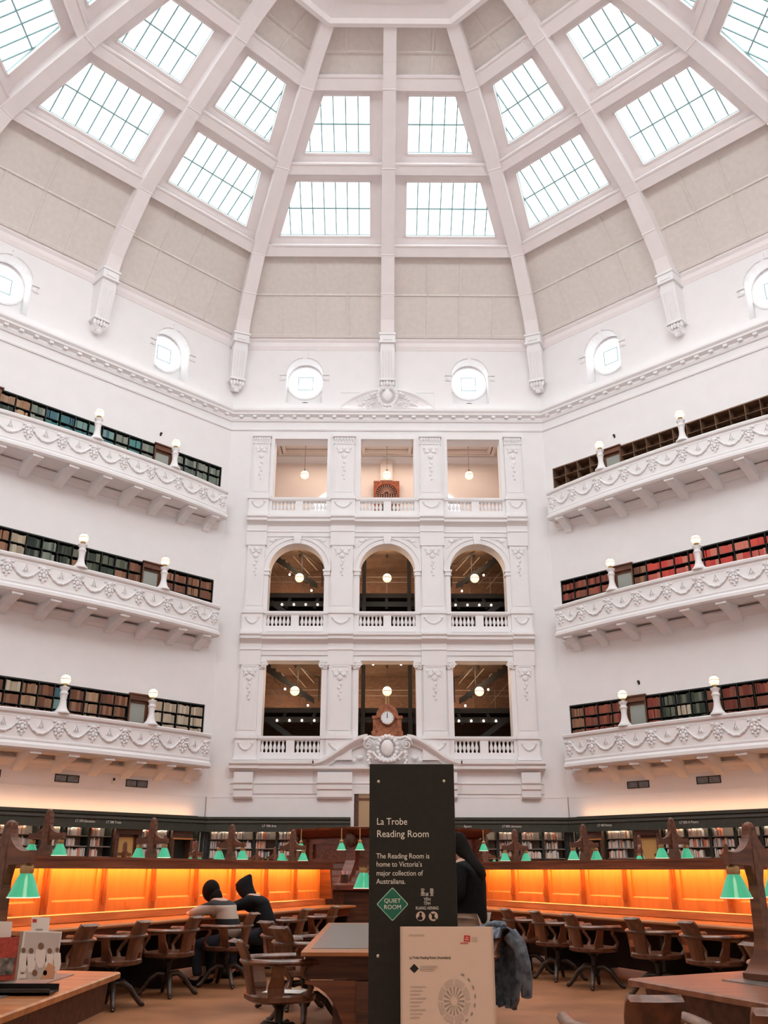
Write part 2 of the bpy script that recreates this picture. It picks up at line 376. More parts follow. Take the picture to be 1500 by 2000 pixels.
# first cornice, broken by the curved pediment
z = 5.02
for s0, s1 in ((-6.28, -2.95), (2.95, 6.28)):
    c = MB(); c.prof([(.02, z - .85), (-.04, z - .85), (-.04, z - .5), (-.08, z - .47), (-.08, z - .42), (-.04, z - .4), (-.04, z - .02), (-.10, z), (-.34, z + .09), (-.34, z + .20), (-.42, z + .28), (-.42, z + .40), (.02, z + .44)], s0, s1); c.build('cornice', WALL, WB)
c = MB(); c.prof([(.02, z - .85), (-.04, z - .85), (-.04, z - .5), (-.08, z - .47), (-.08, z - .42), (-.04, z - .4), (-.04, z - .02), (-.10, z), (-.34, z + .09), (-.34, z + .20), (.02, z + .24)], -2.96, 2.96); c.build('cornice', WALL, WB)
for a, b in PIL:
    c = MB()
    if abs(a) > 3: c.prof([(.02, z), (-.18, z), (-.42, z + .1), (-.42, z + .2), (-.5, z + .28), (-.5, z + .40), (.02, z + .44)], a - .2, b + .2)
    else: a, b = (a - .35, b + .1) if a < 0 else (a - .1, b + .35)
    c.prof([(.02, z), (-.30, z - .03), (-.32, z - .45), (-.26, z - .52), (-.26, z - .68), (-.20, z - .74), (-.2, z - .98), (-.14, z - 1.05), (.02, z - 1.08)], a, b); c.build('console', WALL, WB)
# curved broken pediment over the middle bay
pd = MB(); n = 20
for sg in (-1, 1):
    ring = []
    for i in range(n + 1):
        t = i / n; s = sg * (3.0 - 2.2 * t); zz = 5.36 + 1.04 * (t * t * (3 - 2 * t)); q = .02
        ring.append([(s, .02, zz - .34), (s, -.16, zz - .34), (s, -.22, zz - .26), (s, -.36, zz - .14), (s, -.42, zz - .06), (s, -.42, zz + .06), (s, .02, zz + .10)])
    pd.rings(ring)
pdo = pd.build('curved_pediment', WALL, WB)
t_ = MB(); t_.poly([(-2.3, 5.25), (2.3, 5.25), (1.5, 5.8), (.8, 6.2), (0, 6.35), (-.8, 6.2), (-1.5, 5.8)], [], -.05, .02); t_.build('tympanum', WALL, pdo)
ct = MB(); ct.blob((0, -.34, 5.92), (.26, .12, .33), 12, 8)
for i in range(18):
    a = 2 * PI * i / 18; ct.blob((.40 * math.cos(a), -.26, 5.92 + .46 * math.sin(a)), (.10, .10, .11))
for sg in (-1, 1):
    scroll(ct, sg * .78, 6.05, -.40, .22); ct.tube([(sg * .55, -.35, 6.3), (sg * .72, -.4, 6.36), (sg * .95, -.4, 6.22)], .07, 6)
    for i in range(5): ct.blob((sg * (.72 + .04 * (i % 2)), -.38, 5.74 - .11 * i), (.11 - .012 * i, .08, .09))
    ct.tube([(sg * .25, -.36, 5.42), (sg * .42, -.38, 5.52), (sg * .62, -.36, 5.75)], .08, 6); ct.blob((sg * 1.1, -.2, 5.55), (.16, .08, .10)); ct.blob((sg * 1.35, -.16, 5.45), (.10, .06, .07))
for i in range(7): ct.blob((-.45 + .15 * i, -.36, 5.50 - .10 * math.sin(PI * i / 6)), (.09, .09, .09))
ct.build('carved_cartouche', WALL, pdo, None, 60)
# segmental pediment under the dome with its cartouche and square panel
pm = MB(); n = 20
R_ = 3.1; zc_ = 22.35 - R_
ring = []
for i in range(n + 1):
    a = math.radians(-47 + 94 * i / n); s = R_ * math.sin(a) * .97; zz = max(21.2, zc_ + R_ * math.cos(a))
    ring.append([(s, .02, zz - .30), (s, -.10, zz - .30), (s, -.24, zz - .14), (s, -.34, zz - .06), (s, -.34, zz + .04), (s, .02, zz + .06)])
pm.rings(ring)
pmo = pm.build('segmental_pediment', WALL, WB)
dn = MB()
for i in range(9):
    a = math.radians(-36 + 72 * i / 8)
    if abs(i - 4) < 2: continue
    dn.blob((R_ * math.sin(a) * .97, -.18, zc_ + R_ * math.cos(a) - .22), .07, 6, 4)
dn.build('dentil_course', WALL, pmo)
tp = MB(); tp.poly([(2.0 * math.sin(math.radians(-90 + 9 * i)), 21.25 + .95 * math.cos(math.radians(-90 + 9 * i))) for i in range(21)], [], -.06, .02); tp.build('tympanum', WALL, pmo)
pf = MB(); pf.poly(rect(-2.28, 2.28, 21.3, 22.34), [rect(-2.2, 2.2, 21.36, 22.26)], -.03, .02); pf.build('panel_moulding', WALL, pmo)
ct = MB(); ct.blob((0, -.38, 21.92), (.24, .10, .28), 12, 8)
for i in range(20):
    a = 2 * PI * i / 20; ct.blob((.44 * math.cos(a), -.36, 21.9 + .5 * math.sin(a)), (.10, .10, .10), 7, 5)
for sg in (-1, 1):
    scroll(ct, sg * .62, 21.55, -.36, .17); scroll(ct, sg * .85, 21.40, -.30, .14)
    for i in range(6): ct.blob((sg * (.6 + .13 * i), -.34, 22.05 - .13 * i + (.06 if i % 2 else 0)), (.10, .08, .08), 7, 5)
    for i in range(3): ct.blob((sg * (1.1 + .15 * i), -.25, 21.42), (.08, .06, .06), 7, 5)
    ct.tube([(sg * .22, -.34, 21.35), (sg * .3, -.40, 21.55), (sg * .42, -.36, 21.75)], .07, 6)
ct.build('carved_cartouche', WALL, pmo, None, 60)

# ---- loggia balustrades
def baluster_profile(h): return [(.075, 0), (.075, .03 * h), (.05, .06 * h), (.035, .12 * h), (.045, .2 * h), (.082, .38 * h), (.07, .52 * h), (.04, .72 * h), (.034, .82 * h), (.055, .90 * h), (.07, .94 * h), (.07, h)]
LV = ['lowest', 'arched middle', 'top']; BAY = ['left', 'middle', 'right']
def balustrade(c, zf, ztop, lvl, bi):
    r = mesh_empty('balustrade', F0 @ Matrix.Translation((c, 0, zf)))
    tag(r, 'white balustrade closing the %s bay of the %s loggia row' % (BAY[bi], LV[lvl]), 'balustrade', 'loggia balustrades')
    h = ztop - zf
    p = MB(); p.prof([(.0, h - .16), (-.04, h - .14), (-.08, h - .08), (-.08, h), (.28, h), (.28, h - .16)], -OW, OW); p.build('hand_rail', WALL, r)
    p = MB(); p.box(-OW, OW, -.04, .28, 0, h * .28); p.build('plinth', WALL, r)
    for s in (-.19, ): 
        p = MB(); p.box(-.17, .17, -.01, .25, h * .28, h - .15); p.build('middle_block', WALL, r)
    bh = h - .15 - h * .28; b0 = None
    for i in range(12):
        s = (-1.14 + .168 * i) if i < 6 else (.30 + .168 * (i - 6))
        if b0 is None: bm_ = MB(); bm_.lathe(baluster_profile(bh), 10); b0 = bm_.build('baluster', WALL, r, Matrix.Translation((s, .12, h * .28)), 60)
        else:
            x = b0.copy(); COL.objects.link(x); x.parent = r; x.matrix_basis = Matrix.Translation((s, .12, h * .28))
for bi, c in enumerate(OC):
    if bi != 1: balustrade(c, 5.52, 6.42, 0, bi)
    balustrade(c, 10.78, 11.66, 1, bi); balustrade(c, 16.06, 16.92, 2, bi)
# pedestals between the balustrades
for z0, z1 in ((5.46, 6.42), (10.70, 11.66), (16.0, 16.92)):
    for a, b in PIL:
        p = MB(); p.box(a - .06, b + .06, -.20, .02, z0, z1); p.box(a - .10, b + .10, -.26, .02, z1 - .12, z1 + .02); p.box(a - .10, b + .10, -.24, .02, z0, z0 + .14)
        cx = (a + b) / 2; hw = (b - a) / 2 - .12
        p.tube([(cx + hw * t, -.22, z0 + .62 - .22 * (1 - t * t)) for t in (-1, -.6, -.2, .2, .6, 1)], .045, 6); p.blob((cx - hw, -.22, z0 + .66), .06); p.blob((cx + hw, -.22, z0 + .66), .06)
        p.build('pedestal', WALL, WB)
    p = MB(); p.box(-6.2, 6.2, -.06, .02, z1 - .10, z1); p.build('rail_moulding', WALL, WB)
# ---- door behind the sign
ndoor[0] += 1
d = MB(); d.poly(rect(-1.32, 1.32, .0, 4.40), [rect(-1.14, 1.14, .12, 4.20)], .0, .16)
dr = structure(d.build('door_%d' % ndoor[0], DWOOD, None, F0), 'tall wooden door with glass panes in the back wall')
d = MB()
for x in (-.06, -.62, .56): d.box(x, x + .06, .05, .11, .12, 4.2)
d.box(-1.14, 1.14, .05, .11, 3.92, 4.02); d.box(-1.14, 1.14, .05, .11, 1.0, 1.1); d.build('door_rail', WOOD, dr)
d = MB(); d.box(-1.14, 1.14, .075, .085, .12, 4.2); d.build('glass_pane', mat('dim_door_glass', (.30, .20, .12), .12, .6, emit=(1, .62, .30), es=.10), dr)
d = MB(); d.poly(rect(-1.56, 1.56, 0, 4.62), [rect(-1.32, 1.32, -.01, 4.40)], -.05, .03); d.build('door_architrave', WALL, dr)

# ------------------------------------------------------------------ rooms behind the loggias
def shell(name, s0, s1, q0, q1, z0, z1, m_back, m_side, m_floor, m_ceil):
    b = MB(); b.box(s0, s1, q1, q1 + .1, z0, z1); r = structure(b.build('wall_%s' % name, m_back, None, F0))
    b = MB(); b.box(s0 - .1, s0, q0, q1, z0, z1); b.box(s1, s1 + .1, q0, q1, z0, z1); b.build('side_wall', m_side, r)
    b = MB(); b.box(s0, s1, q0, q1, z0 - .1, z0); b.build('room_floor', m_floor, r)
    b = MB(); b.box(s0, s1, q0, q1, z1, z1 + .1); b.build('room_ceiling', m_ceil, r)
    return r
for l, (z0, z1) in enumerate(((5.3, 10.0), (10.6, 15.3))):
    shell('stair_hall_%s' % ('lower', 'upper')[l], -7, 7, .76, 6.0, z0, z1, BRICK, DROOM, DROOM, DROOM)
    nm = ('lowest', 'arched')[l]
    # steel walkway: beams, brackets, railing
    wk = mesh_empty('steel_walkway', F0 @ Matrix.Translation((0, 3.4, z0 + 2.55)))
    tag(wk, 'dark steel walkway seen through the %s loggia openings' % nm, 'walkway', 'steel walkways behind the loggias')
    b = MB(); b.box(-6.8, 6.8, -.3, 2.4, 0, .12); b.build('deck', STEEL, wk)
    b = MB(); b.box(-6.8, 6.8, -.36, -.26, -.42, -.18); b.build('lower_beam', STEEL, wk)
    b = MB(); b.box(-6.8, 6.8, -.36, -.30, .0, .22); b.build('edge_beam', STEEL, wk)
    for s in (-4.6, -3.3, -1.25, .0, 1.25, 3.3, 4.6):
        b = MB(); b.M = Matrix.Translation((s, -.1, -.3)) @ Matrix.Rotation((.35 if s < -2 else -.35 if s > 2 else 0), 4, 'Y'); b.box(-.07, .07, -.2, .0, -.2, .34); b.build('bracket', STEEL, wk)
    b = MB()
    for zz in (.75, 1.0): b.box(-6.8, 6.8, -.34, -.31, zz, zz + .03)
    for i in range(15): b.box(-6.8 + i * .97, -6.77 + i * .97, -.34, -.31, .2, 1.0)
    b.build('railing', GREY, wk)
    b = MB()
    for s in (-1.05, 1.05): b.box(s - .09, s + .09, -.5, -.3, -2.54, 2.1)
    b.build('column', STEEL, wk)
    for sg in (-1, 1):
        st = mesh_empty('staircase', F0 @ Matrix.Translation((sg * 3.95, 2.6, z0 + .75)))
        tag(st, 'dark steel staircase rising behind the %s %s loggia opening' % (('left', 'right')[sg > 0], nm), 'staircase', 'steel staircases behind the loggias')
        b = MB()
        for i in range(9):
            x = sg * (1.55 - .26 * i); zz = 2.30 + .175 * i
            x0_ = sg * (-.1 + .24 * i) - sg * .55; b.box(min(x0_, x0_ + sg * .26), max(x0_, x0_ + sg * .26), 0, .40, zz, zz + .17)
        b.build('treads', STEEL, st)
        b = MB(); b.poly([(-sg * .75, 2.1), (-sg * .75, 2.35), (sg * 1.65, 4.0), (sg * 1.65, 3.68)], [], -.05, 0); b.build('stringer', STEEL, st)
        b = MB(); b.tube([(-sg * .95, 0, 3.3), (-sg * .75, 0, 3.32), (-sg * .55, 0, 3.45), (sg * .7, 0, 4.3)], .03, 6); b.tube([(-sg * .95, 0, 2.2), (-sg * .95, 0, 3.3)], .03, 6); b.tube([(0, 0, 2.7), (0, 0, 3.8)], .03, 6); b.build('hand_rail', STEEL, st)
        b = MB(); b.poly([(sg * 1.35, 1.35), (sg * 1.35, 1.62), (-sg * .6, .25), (-sg * .6, .0), (-sg * .55, .0)], [], .25, .33); b.build('lower_flight', STEEL, st)
        b = MB()
        for i in range(5): b.tube([(sg * (-.7 + .35 * i), .36, 3.1 - .22 * i), (sg * (.1 + .35 * i), .36, 4.0 - .22 * i)], .02, 5)
        b.build('bracing', GREY, st)
    # spotlights
    spots = [(s, 2.98, 2.25) for s in (-4.85, -4.3, -3.75, -3.2, 3.2, 3.75, 4.3, 4.85)] + [(-4.5, 2.5, 3.55), (-3.5, 2.9, 2.9), (4.5, 2.5, 3.55), (3.5, 2.9, 2.9), (-.6, 1.0, 4.35), (.6, 1.0, 4.35)]
    for s, q, zz in spots:
        b = MB(); b.M = Matrix.Translation((0, 0, 0)); b.lathe([(.02, .0), (.035, -.01), (.045, -.06), (.03, -.09)], 8)
        o = b.build('spotlight', SPOT, None, F0 @ Matrix.Translation((s, q, z0 + zz)))
        tag(o, 'tiny glowing spotlight under the dark steelwork behind the %s loggias' % nm, 'light', 'spotlights behind the %s loggias' % nm)
    for s in (-3.9, 0, 3.9):
        point('stair_hall_light', F0 @ Vector((s - .9, 4.6, z0 + 2.9)), 110, (1, .60, .36), .2); point('stair_hall_light', F0 @ Vector((s, 2.0, z0 + 4.2)), 75, (1, .7, .45), .3)
r = shell('upper_hall', -7, 7, .76, 4.2, 15.9, 20.95, PINK, PINK, DROOM, PINK)
for c in OC:
    co = MB()
    for i, (d_, z0) in enumerate(((0, 20.45), (.22, 20.58))):
        co.poly([(c - 1.45 + d_, 1.1 + d_), (c + 1.45 - d_, 1.1 + d_), (c + 1.45 - d_, 3.8 - d_), (c - 1.45 + d_, 3.8 - d_)], [[(c - 1.30 + d_, 1.25 + d_), (c + 1.30 - d_, 1.25 + d_), (c + 1.30 - d_, 3.65 - d_), (c - 1.30 + d_, 3.65 - d_)]], 0, .15)
    M_ = Matrix(((1, 0, 0, 0), (0, 0, 1, 0), (0, 1, 0, 20.78), (0, 0, 0, 1)))
    co.build('coffer_moulding', PINK, r, M_)
for c in (-1.95, 1.95):
    co = MB(); co.box(c - .3, c + .3, .76, 4.2, 20.55, 20.95); co.prof([(.80, 20.95), (.80, 19.9), (1.0, 19.95), (1.25, 20.3), (1.3, 20.95)], c - .22, c + .22); co.build('ceiling_beam', PINK, r)
co = MB(); co.prof([(4.2, 20.50), (4.12, 20.52), (4.08, 20.62), (3.9, 20.75), (3.9, 20.95), (4.2, 20.95)], -7, 7); co.build('cove_moulding', WALL, r)
co = MB(); co.box(-.30, .30, 3.95, 4.2, 19.5, 20.6); co.build('wall_pier', PINK, r)
for sg in (-1, 1):
    nwin[0] += 1
    co = MB(); co.poly(arch(sg * 2.5 - 1.2, sg * 2.5 + 1.2, 15.95, 17.8), [], 4.14, 4.19); structure(co.build('window_%d' % nwin[0], LUNG, None, F0), 'arched bright window at the back of the top loggia hall')
area('upper_hall_light', F0 @ Vector((0, 2.4, 20.4)), (0, 0, 0), 10, 2, 190, (1, .80, .66))
# carved wooden screen in the upper hall
cs = mesh_empty('carved_screen', F0 @ Matrix.Translation((0, 3.9, 15.9)))
tag(cs, 'carved red wooden screen with an arched fan, in the top middle loggia', 'screen')
b = MB(); b.poly(rect(-.64, .64, 0, 3.54), [arch(-.52, .52, .1, 2.86)], 0, .12); b.build('frame', mat('red_carved_wood', (.30, .07, .025), .45, .4, .3, 8), cs)
b = MB()
for i in range(13):
    a = PI * (i + .5) / 13; b.tube([(.12 * math.cos(a), .06, 2.86 + .12 * math.sin(a)), (.5 * math.cos(a), .06, 2.86 + .5 * math.sin(a))], .022, 6); b.blob((.46 * math.cos(a), .04, 2.86 + .46 * math.sin(a)), .04, 6, 4)
for i in range(9): b.box(-.48 + .12 * i - .02, -.48 + .12 * i + .02, .04, .08, .1, 2.86)
b.build('fan_tracery', mat('pale_tracery', (.42, .22, .16), .5, .3), cs)
b = MB(); b.box(-.56, .56, .09, .11, .05, 3.45); b.build('backing', DWOOD, cs)
# pendant globes
def pendant(c, ztop, zc, q, rad, lvl, bi):
    r = mesh_empty('pendant_lamp', F0 @ Matrix.Translation((c, q, zc)))
    tag(r, 'opal globe pendant lamp hanging in the %s bay of the %s loggia row' % (BAY[bi], LV[lvl]), 'lamp', 'loggia pendant lamps')
    b = MB(); b.lathe([(.075, ztop - zc), (.075, ztop - zc - .03), (.015, ztop - zc - .15)], 10); b.build('ceiling_rose', BRONZE, r)
    b = MB(); b.tube([(0, 0, rad + .08), (0, 0, ztop - zc - .1)], .009, 6); b.build('rod', BRONZE, r)
    b = MB(); b.lathe([(.025, rad + .10), (.06, rad + .01), (.07, rad - .03)], 10); b.build('fitter', BRONZE, r)
    b = MB(); b.blob((0, 0, 0), rad, 20, 12); b.build('globe', GLOBE, r, None, 60)
    b = MB(); b.lathe([(rad + .004, -.012), (rad + .008, 0), (rad + .004, .012)], 20); b.build('band', BRASS, r)
for bi, c in enumerate(OC):
    pendant(c * .99, 9.50, 8.40, .75, .20, 0, bi); pendant(c * .985, 14.5, 13.42, .8, .20, 1, bi); pendant(c * .985, 20.35, 18.75, 1.6, .20, 2, bi)
# wooden clock in the middle bay
ck = mesh_empty('clock', F0 @ Matrix.Translation((0, .32, 5.36)))
tag(ck, 'tall brown wooden clock with a round white dial in the lowest middle loggia', 'clock')
CKW = mat('brown_clock_wood', (.28, .085, .032), .4, .4, .25, 5, col2=(.40, .14, .06))
b = MB(); b.box(-.62, .62, -.16, .16, 0, .9); b.poly([(-.58, .9), (.58, .9), (.46, 1.35), (-.46, 1.35)], [], -.14, .14); b.box(-.44, .44, -.12, .14, 1.35, 1.95); b.build('case', CKW, ck)
b = MB(); b.poly(arch(-.46, .46, 1.85, 1.92) , [], -.2, .14); b.build('arched_hood', CKW, ck)
for sg in (-1, 1):
    b = MB(); b.box(sg * .5 - .09, sg * .5 + .09, -.18, .1, 1.30, 1.85); b.box(sg * .5 - .13, sg * .5 + .13, -.22, .12, 1.80, 1.92); b.box(sg * .56 - .09, sg * .56 + .09, -.2, .1, .9, 1.3); b.build('side_pillar', CKW, ck)
b = MB(); b.lathe([(.26, -.03), (.31, -.02), (.31, .03), (.27, .05), (.255, .03), (.26, -.03)], 28, (0, 0, 0), False); b.M = None; b.build('bezel', CKW, ck, Matrix.Translation((0, -.2, 1.83)) @ Matrix.Rotation(PI / 2, 4, 'X'))
b = MB(); b.lathe([(.265, .0), (.265, .035)], 28); b.build('dial', mat('white_clock_dial', (.85, .88, .9), .4, .3), ck, Matrix.Translation((0, -.2, 1.83)) @ Matrix.Rotation(PI / 2, 4, 'X'))
b = MB()
for i in range(12):
    a = i * PI / 6; b.tube([(.20 * math.sin(a), -.242, 1.83 + .20 * math.cos(a)), (.245 * math.sin(a), -.242, 1.83 + .245 * math.cos(a))], .007, 5)
b.build('hour_marks', INK, ck)
b = MB(); b.tube([(0, -.246, 1.81), (.004, -.246, 2.04)], .010, 5); b.tube([(0, -.246, 1.83), (0, -.246, 1.97)], .015, 5); b.build('hands', INK, ck)
b = MB()
for x in (-.06, .06): b.tube([(x, -.05, 2.36), (x, -.05, 2.75)], .012, 6)
b.build('finial_rods', BRASS, ck)

# ------------------------------------------------------------------ dome
RIBP = [(16.86, 23.1), (16.62, 24.88), (16.32, 25.62), (15.59, 26.58), (14.43, 27.90), (12.8, 29.0), (11.16, 29.99), (9.52, 30.90), (8.22, 31.50), (7.31, 31.95), (5.91, 32.45)]
# shell (r, z): panels and glazed bands
SH = {'low0': (17.12, 25.10), 'lowm': (16.10, 26.82), 'b1': (14.86, 28.21), 'w1b': (14.2, 28.71), 'w1t': (12.07, 30.08), 'b2': (11.44, 30.46), 'w2b': (11.06, 30.67), 'w2t': (8.85, 31.81), 'b3': (8.46, 32.02), 'ring': (6.10, 32.97)}
ceil = None
def fp(r, z, s): return (s, r - A, z)
for k in range(8):
    kk = k if k <= 4 else k - 8
    F = frame(kk)
    sh = MB()
    def strip(mb, a, b, sa0=None, sa1=None, sb0=None, sb1=None):
        (r0_, z0), (r1_, z1) = SH[a], SH[b]
        sa0 = -r0_ * T if sa0 is None else sa0; sa1 = r0_ * T if sa1 is None else sa1; sb0 = -r1_ * T if sb0 is None else sb0; sb1 = r1_ * T if sb1 is None else sb1
        # a slab 0.1 thick
        nn = Vector((0, z1 - z0, -(r1_ - r0_))).normalized() * .10
        p = [Vector(fp(r0_, z0, sa0)), Vector(fp(r0_, z0, sa1)), Vector(fp(r1_, z1, sb1)), Vector(fp(r1_, z1, sb0))]
        mb.rings([p, [v + nn for v in p]])
    for a, b in (('low0', 'lowm'), ('lowm', 'b1'), ('b3', 'ring')): strip(sh, a, b)
    sb = MB()
    for lo, w0, w1, hi in (('b1', 'w1b', 'w1t', 'b2'), ('b2', 'w2b', 'w2t', 'b3')):
        strip(sb, lo, w0); strip(sb, w1, hi)
        ra, rb = SH[w0][0], SH[w1][0]
        for sg in (-1, 1):
            ca, cb = ra * T, rb * T; oa, ob = ca - .86, cb - .86
            if sg > 0: strip(sb, w0, w1, oa, ca, ob, cb); strip(sb, w0, w1, 0, .80, 0, .80)
            else: strip(sb, w0, w1, -ca, -oa, -cb, -ob); strip(sb, w0, w1, -.80, 0, -.80, 0)
    o = sh.build('dome_panel', PANEL, ceil, F if ceil is None else F)
    if ceil is None: o.name = 'ceiling'; ceil = o; structure(o); CEILM = F.inverted()
    else: o.matrix_basis = CEILM @ F
    sb.build('glazed_band', RIBM, ceil, CEILM @ F)
    # battens on the panels
    bt = MB()
    def batten(a, b, s0, s1, wd=.05):
        (r0_, z0), (r1_, z1) = a, b
        nn = Vector((0, z1 - z0, -(r1_ - r0_))).normalized() * -.035
        p = [Vector(fp(r0_, z0, s0 - wd)), Vector(fp(r0_, z0, s0 + wd)), Vector(fp(r1_, z1, s1 + wd)), Vector(fp(r1_, z1, s1 - wd))]
        bt.rings([[v + nn for v in p], [v - nn * .5 for v in p]])
    if abs(kk) <= 2:
        for s in (-5.05, -3.45, -1.9, 1.9, 3.45, 5.05):
            if abs(s) < 5: batten(SH['low0'], SH['lowm'], s, s); batten(SH['lowm'], SH['b1'], s, s)
            else: batten(SH['low0'], SH['lowm'], s, s)
        for s in (-1.75, 1.75): batten(SH['b3'], SH['ring'], s, s)
        (r_, z_) = SH['lowm']; bt.box(-r_ * T, r_ * T, r_ - A - .04, r_ - A + .02, z_ - .05, z_ + .05)
        r_, z_ = 7.28, 32.5; bt.box(-r_ * T, r_ * T, r_ - A - .05, r_ - A + .05, z_ - .06, z_ + .02)
        bt.build('batten_grid', PANEL, ceil, CEILM @ F)
    # cross beams
    for (r0_, z0), (r1_, z1), dep in (((14.66, 27.94), (14.29, 28.23), .45), ((11.56, 29.98), (11.2, 30.2), .42), ((8.43, 31.62), (7.97, 31.85), .40)):
        bmm = MB(); tt = Vector((0, r1_ - r0_, z1 - z0)).normalized(); nn = Vector((0, tt.z, -tt.y))
        e0, e1 = r0_ * T, r1_ * T
        a = [Vector(fp(r0_, z0, -e0)), Vector(fp(r0_, z0, e0)), Vector(fp(r1_, z1, e1)), Vector(fp(r1_, z1, -e1))]
        bmm.rings([a, [v + nn * dep for v in a]])
        lip = Vector((0, 0, .03)); b_ = [v for v in (a[3], a[2])]
        bmm.rings([[a[3] - nn * .03, a[2] - nn * .03, a[2] + tt * .07 - nn * .03, a[3] + tt * .07 - nn * .03], [a[3] + nn * .2, a[2] + nn * .2, a[2] + tt * .07 + nn * .2, a[3] + tt * .07 + nn * .2]])
        bmm.build('cross_beam', RIBM, ceil, CEILM @ F)
    # skylights
    for row, (w0, w1) in enumerate((('w1b', 'w1t'), ('w2b', 'w2t'))):
        (r0_, z0), (r1_, z1) = SH[w0], SH[w1]
        a = Vector((0, r0_ - A, z0)); b = Vector((0, r1_ - A, z1)); tt = (b - a).normalized(); nn = Vector((0, tt.z, -tt.y)); L = (b - a).length
        for sg in (-1, 1):
            nwin[0] += 1
            o0 = r0_ * T - .86; o1 = r1_ * T - .86; i0 = .80
            def P(s, t, off): return Vector((sg * s, 0, 0)) + a + tt * t + nn * off
            fr = MB()
            q_ = lambda s0_, t0_, s1_, t1_, wd, off0, off1: fr.rings([[P(s0_, t0_, off0), P(s0_ + wd, t0_, off0), P(s1_ + wd, t1_, off0), P(s1_, t1_, off0)], [P(s0_, t0_, off1), P(s0_ + wd, t0_, off1), P(s1_ + wd, t1_, off1), P(s1_, t1_, off1)]])
            h_ = lambda s0_, s1_, t0_, t1_, off0, off1: fr.rings([[P(s0_, t0_, off0), P(s1_, t0_, off0), P(s1_, t1_, off0), P(s0_, t1_, off0)], [P(s0_, t0_, off1), P(s1_, t0_, off1), P(s1_, t1_, off1), P(s0_, t1_, off1)]])
            h_(i0 - .03, o0 + .03, -.03, .05, -.03, .22); h_(i0 - .03, o1 + .03, L - .05, L + .03, -.03, .22)
            q_(i0 - .03, 0, i0 - .03, L, .06, -.03, .22); q_(o0 - .03, 0, o1 - .03, L, .06, -.03, .22)
            wn = structure(fr.build('window_%d' % nwin[0], RIBM, None, F), 'dome skylight with gridded frosted glass')
            g = MB(); g.rings([[P(i0, 0, .17), P(o0, 0, .17), P(o1, L, .17), P(i0, L, .17)], [P(i0, 0, .20), P(o0, 0, .20), P(o1, L, .20), P(i0, L, .20)]]); g.build('glass_pane', GLASS if abs(kk) <= 2 else FILLGLASS, wn)
            if abs(kk) <= 2:
                fr = MB(); s = i0 + .53
                while s < o0 - .05:
                    t1 = L if s <= o1 else L * (o0 - s) / (o0 - o1)
                    q_(s - .026, .02, s - .026, t1 - .02, .052, .12, .165); s += .53
                om = (o0 + o1) / 2; h_(i0, om, L / 2 - .03, L / 2 + .03, .11, .165)
                h_(i0, o0, .02, .07, .10, .165); h_(i0, o1, L - .06, L - .02, .10, .165); q_(i0, .02, i0, L - .02, .04, .1, .165); q_(o0 - .04, .02, o1 - .04, L - .02, .04, .1, .165)
                fr.build('glazing_bars', BAR, wn)
    # ribs: one in the middle of the face, one on the corner to its right
    for crn in (0, 1):
        rb = MB(); rings = []
        Mx = F if crn == 0 else Matrix.Translation((0, YC, 0)) @ Matrix.Rotation(-(kk * PI / 4 + PI / 8), 4, 'Z') @ Matrix.Translation((0, A, 0))
        sc_ = 1 / math.cos(PI / 8) if crn else 1
        for i, (r_, z_) in enumerate(RIBP):
            p0 = RIBP[max(0, i - 1)]; p1 = RIBP[min(len(RIBP) - 1, i + 1)]
            tx, tz = p1[0] - p0[0], p1[1] - p0[1]; l_ = math.hypot(tx, tz); nx, nz = tz / l_, -tx / l_
            hw = .33 - .07 * i / (len(RIBP) - 1); d_ = .85
            if i == 0: d_ = .9
            q0, q1 = r_ * sc_ - A, (r_ + nx * d_) * sc_ - A
            rings.append([(-hw, q0, z_), (hw, q0, z_), (hw, q1, z_ + nz * d_ * (-1 if False else 1)), (-hw, q1, z_ + nz * d_)])
        rb.rings(rings[1:])
        # joint lines as slim straps
        for i in (3, 4, 6, 8):
            r_, z_ = RIBP[i]; rb.box(-.34 + .07 * i / 10, .34 - .07 * i / 10, r_ * sc_ - A - .012, r_ * sc_ - A + .05, z_ - .03, z_ + .03)
        ro = rb.build('rib', RIBM, ceil, CEILM @ Mx)
        cb = MB(); q0 = 16.62 * sc_ - A; qw = (17.5 if crn == 0 else 17.3 * sc_) - A
        cb.box(-.36, .36, q0 - .06, qw, 24.55, 25.0); cb.box(-.40, .40, q0 - .12, qw, 24.93, 25.03); cb.box(-.40, .40, q0 - .12, qw, 24.5, 24.58); cb.box(-.22, .22, q0 - .10, q0, 24.65, 24.86)
        cb.rings([[(-.30, q0, 24.5), (.30, q0, 24.5), (.30, qw, 24.5), (-.30, qw, 24.5)], [(-.34, q0 + .04, 24.2), (.34, q0 + .04, 24.2), (.34, qw, 24.2), (-.34, qw, 24.2)], [(-.30, q0 + .30, 22.75), (.30, q0 + .30, 22.75), (.30, qw, 22.75), (-.30, qw, 22.75)]])
        for s in (-.2, -.07, .07, .2): cb.tube([(s, q0 + .04, 24.1), (s, q0 + .28, 22.85)], .03, 6)
        cb.build('console_block', WALL, ro)
        lf = MB(); qq = q0 + .36
        lf.box(-.36, .36, qq - .14, qw, 22.66, 22.76)
        for i in range(5):
            s = -.26 + .13 * i; lf.blob((s, qq - .02 - .06 * (1 - abs(i - 2) / 2), 22.52), (.075, .08, .14)); lf.blob((s * .75, qq + .02, 22.34 + abs(s) * .25), (.065, .07, .12))
        lf.blob((0, qq + .05, 22.20), (.12, .08, .12)); lf.box(-.2, .2, qq, qw, 22.25, 22.66); lf.build('leaf_corbel', WALL, ro)
